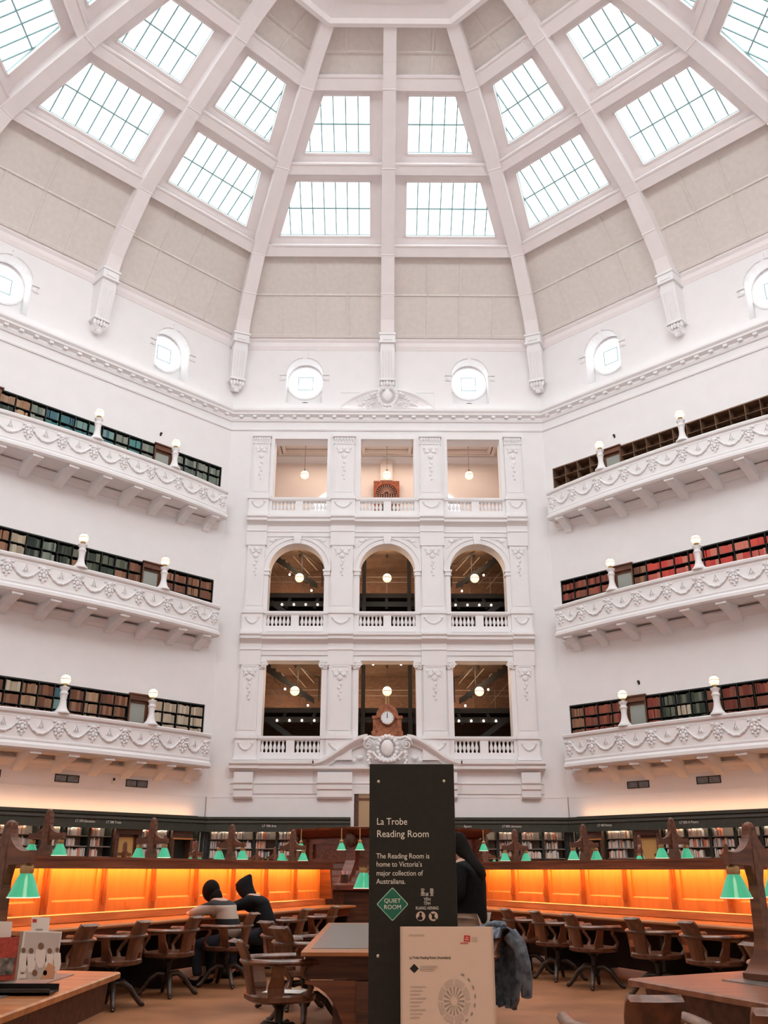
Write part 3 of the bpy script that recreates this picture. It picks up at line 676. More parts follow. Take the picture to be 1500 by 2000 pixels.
# central ring
ring = MB()
ro, ri = 6.15, 5.2
def octo(r, z): return [(r / math.cos(PI / 8) * math.sin(PI / 8 + i * PI / 4), YC + r / math.cos(PI / 8) * math.cos(PI / 8 + i * PI / 4), z) for i in range(8)]
ring.rings([octo(6.2, 33.1), octo(5.98, 32.36), octo(5.75, 32.30), octo(5.6, 32.42), octo(5.0, 32.5), octo(4.6, 32.40), octo(4.2, 32.9), octo(4.2, 33.4)], True, False)
ring.build('dome_ring', RIBM, ceil, CEILM)
lid = MB(); lid.rings([octo(6.5, 33.4), octo(6.5, 33.6)]); lid.build('dome_cap', RIBM, ceil, CEILM)

# ------------------------------------------------------------------ galleries on the side walls
def pk(s): return 1.28 - .62 * (s / 6.75) ** 2      # how far the bowed balcony stands out
NS = 36
SV = [-6.75 + 13.5 * i / NS for i in range(NS + 1)]
SIDE = {-1: 'left', 1: 'right'}; LVN = ['lowest', 'middle', 'top']
BRK = [-6.15, -4.85, -3.45, -2.1, -.7, .7, 2.1, 3.45, 4.85, 6.15]
KN = [-6.45, -5.3, -3.95, -2.6, -1.3, 0, 1.3, 2.6, 3.95, 5.3, 6.45]
def balcony(k, l):
    F = frame(k); t = PAR[l]
    r = mesh_empty('balcony', F @ Matrix.Translation((0, 0, FLR[l])))
    tag(r, '%s white bowed gallery balcony with swag carving on the %s wall' % (LVN[l], SIDE[k]), 'balcony', 'gallery balconies')
    o = -FLR[l]; tz = t + o
    def sweep(pr, name, m=WALL):
        b = MB(); b.rings([[(s, -(pk(s) + q), z) for q, z in pr] for s in SV]); return b.build(name, m, r)
    sweep([(-.16, tz - .16), (.02, tz - .16), (.08, tz - .12), (.10, tz - .04), (.08, tz), (-.20, tz)], 'parapet_coping')
    sweep([(-.12, tz - .16), (0, tz - .16), (0, tz - .94), (-.12, tz - .94)], 'parapet')
    sweep([(-.12, tz - .94), (0, tz - .94), (.03, tz - .96), (.03, tz - 1.01), (.0, tz - 1.05), (.06, tz - 1.13), (.13, tz - 1.15), (.13, tz - 1.26), (.06, tz - 1.33), (-.12, tz - 1.33)], 'lower_moulding')
    sweep([(.012, tz - .22), (.0, tz - .22), (0, tz - .25), (.012, tz - .25)], 'panel_moulding')
    b = MB(); b.rings([[(s, -(pk(s) - .1), tz - 1.15), (s, .02, tz - 1.15), (s, .02, tz - 1.31), (s, -(pk(s) - .1), tz - 1.31)] for s in SV]); b.build('floor_slab', WALL, r)
    for s in BRK:
        p = pk(s) - .02; b = MB(); zt = tz - 1.31
        prf = [(0.0, zt), (-p, zt), (-p, zt - .10), (-p + .12, zt - .16), (-p * .80, zt - .20), (-p * .45, zt - .30), (-p * .22, zt - .44), (-.10, zt - .54), (0.0, zt - .58)]
        b.prof(prf, s - .17, s + .17); b.box(s - .20, s + .20, -p - .03, -p + .12, zt - .11, zt); b.build('bracket', WALL, r)
    fs = MB()
    for a, c in zip(KN, KN[1:]):
        n = 12; pts = []
        for i in range(n + 1):
            u = i / n; s = a + .12 + (c - a - .24) * u; pts.append((s, -(pk(s) + .03), tz - .36 - .40 * math.sin(PI * u) ** .9))
        fs.tube(pts, lambda u: .022 + .024 * math.sin(PI * u), 7)
        for i in range(1, n, 2): fs.blob((pts[i][0], pts[i][1] - .02, pts[i][2] - .01), (.05, .034, .046), 6, 4)
        m_ = (a + c) / 2; q = -(pk(m_) + .02)
        fs.tube([(m_ - .10, q, tz - .56), (m_ - .05, q, tz - .44), (m_, q, tz - .34), (m_ + .05, q, tz - .44), (m_ + .10, q, tz - .56)], .022, 6); fs.blob((m_, q, tz - .50), (.04, .03, .09), 6, 4); fs.blob((m_, q, tz - .31), .03, 6, 4)
    for a in KN:
        q = -(pk(a) + .03)
        fs.blob((a, q, tz - .34), (.10, .05, .08), 8, 5); fs.blob((a - .18, q, tz - .30), (.07, .03, .045), 6, 4); fs.blob((a + .18, q, tz - .30), (.07, .03, .045), 6, 4)
        for i in range(8): fs.blob((a + .13 * math.cos(i * PI / 4), q, tz - .60 + .16 * math.sin(i * PI / 4)), (.06, .04, .06), 6, 4)
        fs.blob((a, q - .01, tz - .60), (.08, .05, .10), 7, 5); fs.blob((a, q, tz - .82), (.05, .03, .06), 6, 4)
    fs.build('festoon_carving', WALL, r, None, 60)
    return r
def gallery_lamp(k, l, s, where, proto=[None]):
    M = frame(k) @ Matrix.Translation((s, -(pk(s) - .05), PAR[l]))
    if proto[0] is None:
        r = mesh_empty('globe_lamp'); 
        b = MB(); b.lathe([(.27, 0), (.27, .05), (.23, .08), (.17, .16), (.135, .26), (.115, .36), (.105, .45), (.12, .60), (.13, .66), (.15, .68), (.15, .71), (.12, .74), (.11, .80), (.16, .86), (.17, .92), (.10, .94)], 16); b.build('pedestal', WALL, r, None, 50)
        b = MB(); b.lathe([(.06, .93), (.05, .97), (.09, 1.0), (.10, 1.03)], 12); b.build('fitter', BRASS, r, None, 50)
        b = MB(); b.blob((0, 0, 1.18), .175, 20, 12); b.build('globe', GLOBE, r, None, 60)
        b = MB(); b.lathe([(.176, 1.19), (.181, 1.20), (.176, 1.21)], 20); b.build('band', BRASS, r)
        b = MB(); b.lathe([(.03, 1.345), (.02, 1.37), (.008, 1.40)], 8); b.build('finial', BRASS, r)
        proto[0] = r; r.matrix_world = M
    else: r = copy_tree(proto[0], None, M)
    tag(r, 'opal globe lamp on a white pedestal %s, on the %s %s balcony' % (where, LVN[l], SIDE[k]), 'lamp', 'gallery globe lamps')
    return r
for k in (-1, 1):
    for l in range(3):
        balcony(k, l)
        gallery_lamp(k, l, -k * 3.72, 'nearest the back wall'); gallery_lamp(k, l, 0.06, 'at the middle')

# ------------------------------------------------------------------ gallery bookcases and doors
PALS = {
 'tan': [(.42, .25, .15), (.34, .19, .11), (.50, .33, .21), (.38, .24, .16)], 'brown': [(.20, .085, .05), (.27, .12, .07), (.16, .07, .045), (.33, .17, .10)],
 'teal': [(.06, .20, .19), (.10, .26, .25), (.20, .32, .30), (.07, .16, .19)], 'grey_green': [(.17, .20, .16), (.11, .14, .115), (.24, .26, .21), (.30, .30, .25)],
 'dark_green': [(.05, .065, .045), (.09, .105, .07), (.16, .165, .12), (.03, .04, .035)], 'red': [(.66, .09, .065), (.58, .13, .10), (.68, .22, .16), (.62, .07, .055)],
 'maroon': [(.27, .06, .042), (.20, .052, .035), (.34, .10, .06), (.24, .085, .055)], 'cream': [(.55, .46, .34), (.48, .38, .27), (.62, .54, .42), (.42, .34, .25)],
 'white': [(.78, .72, .66), (.70, .64, .58), (.80, .76, .72), (.55, .40, .32), (.62, .20, .12), (.25, .27, .28), (.75, .60, .45), (.82, .78, .74)]}
BM = {}
for pn, cs_ in PALS.items():
    for i, c in enumerate(cs_): BM[(pn, i)] = mat('%s_book_cloth_%s' % (pn, 'abcdefgh'[i]), c, .65, .25)
PALORDER = list(BM.keys())
BOOKS = []   # (k, s, q, z, w, h, d, key, lean, label)
def fill(k, s0, s1, zf, hmax, q, pal, label, wr=(.035, .06), hr=(.80, .97), gap=.04, dr=(.2, .26), leave=0):
    s = s0 + .012; end = s1 - .012 - leave; pi_ = random.randrange(len(PALS[pal])); run = 0
    while s < end - wr[0]:
        if run <= 0:
            run = (random.randint(3, 9) if pal in ('red', 'teal') else random.randint(1, 4)) if pal != 'white' else random.randint(1, 2); pi_ = random.randrange(len(PALS[pal])); hh = random.uniform(*hr) * hmax; ww = random.uniform(*wr)
        wd = ww * random.uniform(.92, 1.05); h = hh * random.uniform(.97, 1.0) if pal != 'white' else random.uniform(*hr) * hmax
        if pal == 'white': wd = random.uniform(*wr)
        if s + wd > end: break
        BOOKS.append((k, s + wd / 2, q, zf + .003, wd - .003, h, random.uniform(*dr), (pal, pi_), 0.0, label)); s += wd; run -= 1
        if random.random() < gap * .3: s += wd * random.uniform(.3, 1.2)
COLW = {'tan': 'tan', 'brown': 'brown', 'teal': 'teal', 'grey_green': 'grey-green', 'dark_green': 'dark green', 'red': 'bright red', 'maroon': 'maroon', 'cream': 'cream', 'white': 'pale'}
ORD = ['first', 'second', 'third', 'fourth', 'fifth', 'sixth', 'seventh', 'eighth', 'ninth', 'tenth', 'eleventh']
# colour of the books bay by bay, counted from the back wall: 4 bays, then (after the door) 11 bays
CB = {(-1, 2): ['grey_green'] * 4 + ['grey_green', 'teal', 'grey_green', 'teal', 'teal', 'teal', 'teal', 'teal', 'grey_green', 'tan', 'tan'],
      (-1, 1): ['brown', 'brown', 'brown', 'brown'] + ['brown', 'brown', 'dark_green', 'dark_green', 'dark_green', 'dark_green', 'grey_green', 'dark_green', 'cream', 'brown', 'brown'],
      (-1, 0): ['cream', 'cream', 'cream', 'cream'] + ['brown', 'brown', 'tan', 'brown', 'teal', 'brown', 'tan', 'brown', 'brown', 'brown', 'brown'],
      (1, 2): [None] * 15,
      (1, 1): ['maroon', 'maroon', 'maroon', 'maroon'] + ['brown', 'red', 'red', 'red', 'red', 'red', 'red', 'red', 'red', 'red', 'red'],
      (1, 0): ['brown', 'maroon', 'maroon', 'maroon'] + ['maroon', 'dark_green', 'dark_green', 'dark_green', 'brown', 'maroon', 'maroon', 'maroon', 'grey_green', 'maroon', 'maroon']}
SP = [None] * 3
def bookcase(k, l, s0, s1, nb, cols, where, count0, sgn):
    F = frame(k); z0 = FLR[l]; z1 = CASE_TOP[l]; cm = EMPTYW if (k, l) == (1, 2) else BKW
    r = mesh_empty('bookcase', F @ Matrix.Translation(((s0 + s1) / 2, .3, z0)))
    tag(r, 'dark gallery bookcase %s on the %s %s balcony' % (where, LVN[l], SIDE[k]) if cm is BKW else 'empty brown gallery bookcase %s on the %s %s balcony' % (where, LVN[l], SIDE[k]), 'bookcase', 'gallery bookcases')
    L = s1 - s0; hl = L / 2; ht = z1 - z0
    b = MB(); b.box(-hl, hl, .30, .34, 0, ht); b.build('back_panel', cm, r)
    b = MB(); b.box(-hl, hl, -.30, .30, ht - .05, ht); b.build('top_board', BLACK if cm is BKW else cm, r)
    b = MB(); b.box(-hl, hl, -.28, .30, 0, .1); b.build('plinth', BLACK if cm is BKW else cm, r)
    bw = L / nb
    for i in range(nb + 1):
        s = -hl + bw * i; b = MB(); b.box(max(-hl, s - .011), min(hl, s + .011), -.29, .30, .1, ht - .05); b.build('upright', BLACK if cm is BKW else cm, r)
    pitch = .425; n = 3 if l < 2 else 2
    for j in range(5):
        zz = ht - .05 - pitch * (j + 1)
        if zz < .1: continue
        b = MB(); b.box(-hl, hl, -.285, .30, zz - .02, zz); b.build('shelf', BLACK if cm is BKW else cm, r)
        if j < n:
            for i in range(nb):
                bi = i if sgn > 0 else nb - 1 - i       # bay counted from the back wall
                pal = cols[bi]
                if pal is None: continue
                if random.random() < .12 and pal in ('dark_green', 'tan', 'brown'): pal = random.choice(['cream', 'brown', 'dark_green'])
                a = s0 + bw * i
                lab = '%s volume, shelf %s, %s bay %s, %s %s gallery' % (COLW[pal], ['one', 'two', 'three'][j], ORD[bi], where, LVN[l], SIDE[k])
                fill(k, a + .016, a + bw - .016, z0 + zz, .39, .06, pal, lab, (.036, .058), ((.70, .82) if (k, l) == (1, 1) else (.78, .92)) if l else (.82, .95), .15, (.2, .26))
    return r
for k in (-1, 1):
    for l in range(3):
        cols = CB[(k, l)]; sg = -k    # back corner is at s = -k*7.2
        def span(a, b): return (a, b) if sg > 0 else (-b, -a)
        bookcase(k, l, *span(4.24, 6.80), 4, cols[:4], 'beside the back corner', 0, -1 if sg > 0 else 1)
        bookcase(k, l, *span(-3.35, 3.35), 11, cols[4:], 'between the two doors', 4, -1 if sg > 0 else 1)
        bookcase(k, l, *span(-6.80, -4.24), 4, [cols[14]] * 4, 'beyond the far door', 15, -1 if sg > 0 else 1)
        for s in (3.795, -3.795):
            ndoor[0] += 1; z0 = FLR[l]; zt = CASE_TOP[l]
            b = MB(); b.poly(rect(s - .44, s + .44, z0, zt), [rect(s - .33, s + .33, z0 + .9, zt - .30)], .10, .18)
            d = structure(b.build('door_%d' % ndoor[0], WOOD, None, frame(k)), 'wooden gallery door with a glass upper pane')
            b = MB(); b.box(s - .45, s + .45, -.02, .2, zt - .20, zt); b.box(s - .5, s + .5, -.09, .2, zt + .0, zt + .05); b.box(s - .45, s - .40, -.01, .2, z0, zt - .2); b.box(s + .40, s + .45, -.01, .2, z0, zt - .2); b.build('door_casing', WOOD, d)
            b = MB(); b.box(s - .33, s + .33, .13, .15, z0 + .9, zt - .30); b.build('glass_pane', MATS.get('grey_door_glass') or mat('grey_door_glass', (.36, .38, .34), .3, .5), d)
        # small security camera above the door
        if (k, l) not in ((-1, 1), (1, 1), (-1, 0)):
            s = sg * 3.55; cb = MB(); cb.lathe([(.05, 0), (.05, .05), (.03, .07)], 10); cb.M = Matrix.Translation((0, -.07, -.03)); cb.blob((0, 0, 0), .05, 10, 6)
            tag(cb.build('security_camera', VENT, None, frame(k) @ Matrix.Translation((s, -.02, CASE_TOP[l] + .55)) @ Matrix.Rotation(PI / 2, 4, 'X')), 'tiny dark security camera above the door of the %s %s gallery' % (LVN[l], SIDE[k]), 'camera', 'security cameras')
    # vents below the lowest gallery
    for s, wh in (((4.0, 'nearer the back corner'), (1.18, 'further from the back corner'), (-1.7, 'third from the back corner'))):
        s = s * -k
        b = MB(); b.poly(rect(-.46, .46, -.13, .13), [rect(-.44, -.015, -.11, .11), rect(.015, .44, -.11, .11)], -.03, .01)
        v = tag(b.build('air_vent', VENT, None, frame(k) @ Matrix.Translation((s, 0, 4.36))), 'dark double vent grille %s, under the lowest %s balcony' % (wh, SIDE[k]), 'vent', 'wall vents')
        b = MB()
        for i in range(6): b.box(-.44, .44, -.018, .0, -.10 + .037 * i, -.082 + .037 * i)
        b.build('slats', VENT, v)
b = MB(); b.box(-.06, .06, -.07, .0, -.12, .10); v = tag(b.build('wall_sensor', WHT, None, frame(-1) @ Matrix.Translation((3.0, 0, 4.40))), 'small white sensor between the vents under the lowest left balcony', 'sensor')
b = MB(); b.box(-.04, .04, -.09, -.06, .0, .09); b.build('dark_window', INK, v)

# ------------------------------------------------------------------ ground floor bookcases with black pelmet
def ground_run(k, s0, s1, nb, where, n_rows=5, pal='white'):
    F = frame(k); r = mesh_empty('bookcase', F @ Matrix.Translation(((s0 + s1) / 2, .3, 0)))
    side = {0: 'back', -1: 'left', 1: 'right'}[k]
    tag(r, 'black ground floor bookcase of pale books %s, on the %s wall' % (where, side), 'bookcase', 'ground floor bookcases')
    hl = (s1 - s0) / 2
    b = MB(); b.box(-hl, hl, .33, .37, 0, 2.88); b.build('back_panel', GREY, r)
    b = MB(); b.box(-hl, hl, -.24, .33, 2.80, 2.9); b.build('top_board', BLACK, r)
    b = MB(); b.box(-hl, hl, -.20, .33, 0, .12); b.build('plinth', BLACK, r)
    bw = 2 * hl / nb
    for i in range(nb + 1):
        s = -hl + bw * i; b = MB(); b.box(max(-hl, s - .05), min(hl, s + .05), -.22, .33, .12, 2.8); b.build('upright', BLACK, r)
    for j in range(n_rows):
        zz = 2.47 - .345 * j; b = MB(); b.box(-hl, hl, -.18, .33, zz - .03, zz); b.build('shelf', GREY, r)
        if j < 3:
            for i in range(nb):
                a = s0 + bw * i
                lab = 'ground floor book, shelf %s, %s bay %s, %s wall' % (['one', 'two', 'three'][j], ORD[i], where, side)
                fill(k, a + .06, a + bw - .06, zz, .30, .16, 'white', lab, (.02, .045), (.62, .95), .3, (.15, .2), random.choice([0, .1, .25, .4]) if k else random.choice([0, .2, .35]))
    b = MB(); b.box(-hl + .05, hl - .05, -.17, -.12, 2.76, 2.80); b.build('light_strip', SHELFL, r)
    return r
def ground_wall(k, runs):
    F = frame(k); side = {0: 'back', -1: 'left', 1: 'right'}[k]
    for (s0, s1, nb, where) in runs: ground_run(k, s0, s1, nb, where)
for k in (-1, 1):
    sg = -k
    def span(a, b): return (a, b) if sg > 0 else (-b, -a)
    ground_wall(k, [(*span(6.62, 7.03), 1, 'in the back corner'), (*span(4.42, 5.68), 1, 'between passage and door'), (*span(-3.2, 3.28), 7, 'between the two doors'), (*span(-7.03, -4.3), 3, 'beyond the far door')])
    # passage doorway with wooden frame
    ndoor[0] += 1; c = sg * 6.15
    b = MB(); b.poly(rect(c - .46, c + .46, 0, 2.85), [rect(c - .36, c + .36, -.01, 2.42)], -.12, .3); d = structure(b.build('door_%d' % ndoor[0], DWOOD, None, frame(k)), 'dark wooden passage opening among the ground floor bookcases')
    b = MB(); b.box(c - .36, c + .36, .28, .3, 0, 2.42); b.build('passage_dark', BLACK, d)  # black sheet standing in for the darkness inside the open passage
    b = MB(); b.box(c - .44, c + .44, -.16, -.12, 2.42, 2.47); b.build('lintel_strip', OWOOD, d)
    for sn in (1, -1):
        ndoor[0] += 1; c = sn * sg * 3.83
        b = MB(); b.poly(rect(c - .55, c + .55, 0, 2.82), [rect(c - .40, c + .40, -.01, 2.55)], -.1, .3); d = structure(b.build('door_%d' % ndoor[0], DWOOD, None, frame(k)), 'dark framed wooden door among the ground floor bookcases')
        b = MB(); b.box(c - .40, c + .40, .1, .16, 0, 2.55); b.build('leaf', WOOD, d)
        b = MB(); b.box(c - .30, c + .30, .07, .1, 1.7, 2.45); b.build('notice_panel', MATS.get('ochre_notice') or mat('ochre_notice', (.58, .34, .12), .6, .2), d)
ground_wall(0, [(-7.03, -1.66, 6, 'left of the door'), (1.66, 7.03, 6, 'right of the door')])
def mitred(b, pr, s0, s1):
    e0 = lambda q: s0 if s0 is not None else -(A + q) * T + .002
    e1 = lambda q: s1 if s1 is not None else (A + q) * T - .002
    b.rings([[(e0(q), q, z) for q, z in pr], [(e1(q), q, z) for q, z in pr]])
for k, s0, s1 in ((-1, None, None), (1, None, None), (0, None, -1.45), (0, 1.45, None)):
    b = MB(); mitred(b, [(.0, 2.86), (-.25, 2.86), (-.25, 2.72), (-.262, 2.72), (-.262, 3.0), (-.30, 3.04), (-.30, 3.14), (-.36, 3.18), (-.36, 3.27), (.0, 3.27)], s0, s1)
    r = tag(b.build('pelmet', MATS.get('dark_green_grey_paint') or mat('dark_green_grey_paint', (.040, .045, .034), .45, .4, .15, 8), None, frame(k)), 'long black pelmet above the ground floor bookcases of the %s' % ({-1: 'left wall', 1: 'right wall'}.get(k) or ('back wall, left of the door' if s0 is None else 'back wall, right of the door')), 'pelmet', 'bookcase pelmets')
    b = MB(); mitred(b, [(-.298, 3.05), (-.305, 3.05), (-.305, 3.13), (-.298, 3.13)], s0, s1); b.build('grey_band', mat('dark_grey_band', (.075, .08, .072), .4, .4), r)
    if k:
        b = MB(); b.box(-6.6, 6.6, -.36, -.10, 3.27, 3.285); b.build('added_trough', BLACK, r)  # trough added as housing for the extra uplight
    for sg in (-1, 1):
        if (s0 is None and sg < 0) or (s1 is None and sg > 0):
            b = MB(); b.box(*sorted((sg * 7.03, sg * 7.19)), -.012, 0, 0, 2.9); b.build('corner_post', BLACK, r)
    SP.append((k, s0, r))

for k_, s_ in ((-1, 13.0), (1, 13.0)):
    o = area('added_warm_uplight', frame(k_) @ Vector((0, -.24, 3.30)), (PI, 0, 0), .25, s_, 52, (1, .46, .18)); o.matrix_world = frame(k_) @ Matrix.Translation((0, -.24, 3.30)) @ Matrix.Rotation(PI - .85, 4, 'X') @ Matrix.Rotation(PI / 2, 4, 'Z')  # added lamp, warms the balcony soffit and lower wall
def text(body, x0, x1, ybase, ycap, Y, m, parent, name='lettering', align='LEFT', yoff=0.0):
    # lettering standing in the plane y = Y, fitted between two points of that plane
    P0 = atY(x0, ybase, Y); P1 = atY(x1, ybase, Y); P2 = atY(x0, ycap, Y)
    return text3(body, P0, Vector((1, 0, 0)), abs(P1.x - P0.x), abs(P2.z - P0.z), m, parent, name, yoff)
def text3(body, P0, dirx, width, cap, m, parent, name='lettering', yoff=0.0):
    c = bpy.data.curves.new(name, 'FONT'); c.body = body; c.size = cap / .70; c.extrude = .0006 if cap < .1 else .003; c.resolution_u = 3
    o = bpy.data.objects.new(name, c); COL.objects.link(o); c.materials.append(m)
    bpy.context.view_layer.update(); wd = max(1e-6, o.dimensions.x); sx = width / wd
    ax = dirx.normalized(); az = Vector((0, 0, 1)); an = ax.cross(az)   # towards the reader
    me = bpy.data.meshes.new_from_object(o.evaluated_get(bpy.context.evaluated_depsgraph_get())); bpy.data.objects.remove(o); o = bpy.data.objects.new(name, me); COL.objects.link(o)
    if not me.materials: me.materials.append(m)
    M = Matrix(((ax.x * sx, az.x, an.x, P0.x), (ax.y * sx, az.y, an.y, P0.y), (ax.z * sx, az.z, an.z, P0.z), (0, 0, 0, 1)))
    o.parent = parent; o.matrix_parent_inverse = parent.matrix_world.inverted() if parent else Matrix(); o.matrix_world = M
    return o
bpy.context.view_layer.update()
def pelmet_text(k, body, s, width, idx):
    F = frame(k); P = F @ Vector((s, -.272, 2.90)); dx = F.to_3x3() @ Vector((1, 0, 0))
    text3(body, P, dx, width, .085, WHT, SP[idx][2])
pelmet_text(-1, 'LT 370 Education', 1.55, .75, 3); pelmet_text(-1, 'LT 388 Trade', 2.75, .6, 3); 
pelmet_text(1, 'LT 400 Poetry', -5.75, .62, 4); pelmet_text(1, 'LT 820 A Poetry', -2.35, .72, 4)
pelmet_text(0, 'LT 700 Arts', -4.9, .55, 5); pelmet_text(0, 'LT 800 Literature', 4.5, .75, 6); pelmet_text(0, 'Sport', 3.0, .3, 6)

# books: the three hundred that show largest are things of their own, the rest one mass
def score(bk):
    P = frame(bk[0]) @ Vector((bk[1], bk[2], bk[3])); x, y, zc = on_screen(P)
    if not (8 < x < 1492): return -1
    lo = PAR_CUT.get((bk[0], bk[3] > 5 and (0 if bk[3] < 9 else 1 if bk[3] < 14 else 2)), 0)
    if bk[3] < 4 and bk[3] < 1.9: return -1
    if bk[3] > 4:
        l = 0 if bk[3] < 9 else 1 if bk[3] < 14 else 2
        # hidden behind the parapet unless the ray clears its coping
        q = pk(bk[1]) + .1; n = (frame(bk[0]).to_3x3() @ Vector((0, 1, 0)));
        u = (CAM - P).normalized(); run = -(u.dot(n))
        if run > 0:
            zcut = P.z + bk[5] * .4 + u.z * q / run
            if zcut < PAR[l] + .02: return -1
    return bk[4] * bk[5] / zc ** 2
PAR_CUT = {}
order = sorted(range(len(BOOKS)), key=lambda i: -score(BOOKS[i]))
big = set(order[:300])
BME = {}
def book_mesh(key):
    if key not in BME:
        m = MB()   # rounded spine towards the reader, unit size
        pr = [(-.5, .0), (-.42, -.05), (-.2, -.085), (0, -.095), (.2, -.085), (.42, -.05), (.5, .0), (.5, 1), (-.5, 1)]
        m.rings([[(x, y, 0) for x, y in pr], [(x, y, 1) for x, y in pr]])
        o = m.build('book', BM[key]); BME[key] = o.data; bpy.data.objects.remove(o)
    return BME[key]
mass = MB()
for i, (k, s, q, z, wd, h, d, key, lean, lab) in enumerate(BOOKS):
    if i in big:
        o = bpy.data.objects.new('book', book_mesh(key)); COL.objects.link(o)
        o.matrix_world = frame(k) @ Matrix.Translation((s, q, z)) @ Matrix.Diagonal((wd, d, h, 1))
        tag(o, lab, 'book', 'books: ' + lab)
    else:
        mass.M = frame(k) @ Matrix.Translation((s, q, z)); mass.mi = PALORDER.index(key); mass.box(-wd / 2, wd / 2, 0, d, 0, h)
mass.M = None
o = mass.build('shelved_books', [BM[x] for x in PALORDER]); tag(o, 'rows of further books filling the gallery and ground floor shelves', 'books', None, 'stuff')

# ------------------------------------------------------------------ radial reading desks
# desk frame: x runs outward along the spoke, y across it, origin at the middle of the room
def dframe(deg, shift=0.0):
    a = math.radians(deg)
    return Matrix.Translation((0, YC, 0)) @ Matrix.Rotation(a - PI / 2, 4, 'Z') @ Matrix.Translation((shift, 0, 0))
LIN, LOUT = 4.0, 12.0
def make_desk():
    r = mesh_empty('reading_desk')
    for sg in (-1, 1):
        b = MB(); y0, y1 = sorted((sg * .10, sg * .74)); b.bbox(LIN, LOUT, y0, y1, .725, .765, .012); b.build('tabletop', TWOOD, r)
        b = MB(); y0, y1 = sorted((sg * .60, sg * .64)); b.box(LIN + .05, LOUT - .05, y0, y1, .60, .725); b.build('apron', WOOD, r)
        b = MB(); y0, y1 = sorted((sg * .04, sg * .16)); b.bbox(LIN, LOUT, y0, y1, .765, .865, .01); b.build('raised_ledge', TWOOD, r)
        b = MB(); y0, y1 = sorted((sg * .02, sg * .27)); b.box(LIN - .04, LOUT, y0, y1, 1.43, 1.46); y0, y1 = sorted((sg * .25, sg * .275)); b.box(LIN - .04, LOUT, y0, y1, 1.335, 1.45); y0, y1 = sorted((sg * .27, sg * .29)); b.box(LIN - .04, LOUT, y0, y1, 1.435, 1.465); b.build('top_shelf', WOOD, r)
        b = MB(); y0, y1 = sorted((sg * .19, sg * .235)); b.box(LIN + .1, LOUT - .1, y0, y1, 1.395, 1.43); b.build('strip_light', STRIP, r)
        for i in range(8):
            x = LIN + i; q = sg * .045
            b = MB(); y0, y1 = sorted((sg * .01, sg * .04)); b.box(x, x + 1, y0, y1, .86, 1.44)
            y0, y1 = sorted((sg * .035, sg * .062)); 
            for za, zb in ((.86, .985), (1.36, 1.44)): b.box(x + .04, x + .96, y0, y1, za, zb)
            b.box(x + .04, x + .13, y0, y1, .985, 1.36); b.box(x + .87, x + .96, y0, y1, .985, 1.36)
            b.prof([(sg * .04, .985), (sg * .058, .985), (sg * .04, 1.005)], x + .13, x + .87)
            if i % 2: b.box(x + .44, x + .54, *sorted((sg * .06, sg * .07)), .89, .955)
            b.build('partition_panel', OWOOD, r)
        for i in range(9):
            x = LIN + i; b = MB(); y0, y1 = sorted((sg * .03, sg * .085)); b.box(x - .045, x + .045, y0, y1, .86, 1.44); b.tube([(x, sg * .085, 1.02), (x, sg * .10, 1.40)], .012, 6); b.box(x - .02, x + .02, *sorted((sg * .08, sg * .11)), .95, 1.06); b.build('partition_post', MATS.get('deep_orange_wood') or mat('deep_orange_wood', (.36, .105, .03), .42, .4, .15, 4), r)
    b = MB(); b.box(LIN + .1, LOUT - .1, -.03, .03, .1, .86); b.build('centre_board', MATS.get('shade_darkened_wood') or mat('shade_darkened_wood', (.022, .012, .008), .6, .3), r)  # wood darkened to paint in the shade under the desk
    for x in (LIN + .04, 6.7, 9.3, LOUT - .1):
        b = MB(); b.box(x, x + .06, -.60, .60, 0, .725); b.build('end_panel', MATS['shade_darkened_wood'], r)
    b = MB(); b.poly([(-.30, .86), (.30, .86), (.28, 1.1), (.24, 1.46), (-.24, 1.46), (-.28, 1.1)], [], -.03, .03)
    b.build('end_bracket', WOOD, r, Matrix.Translation((LIN + .02, 0, 0)) @ Matrix.Rotation(PI / 2, 4, 'Z'))
    return r
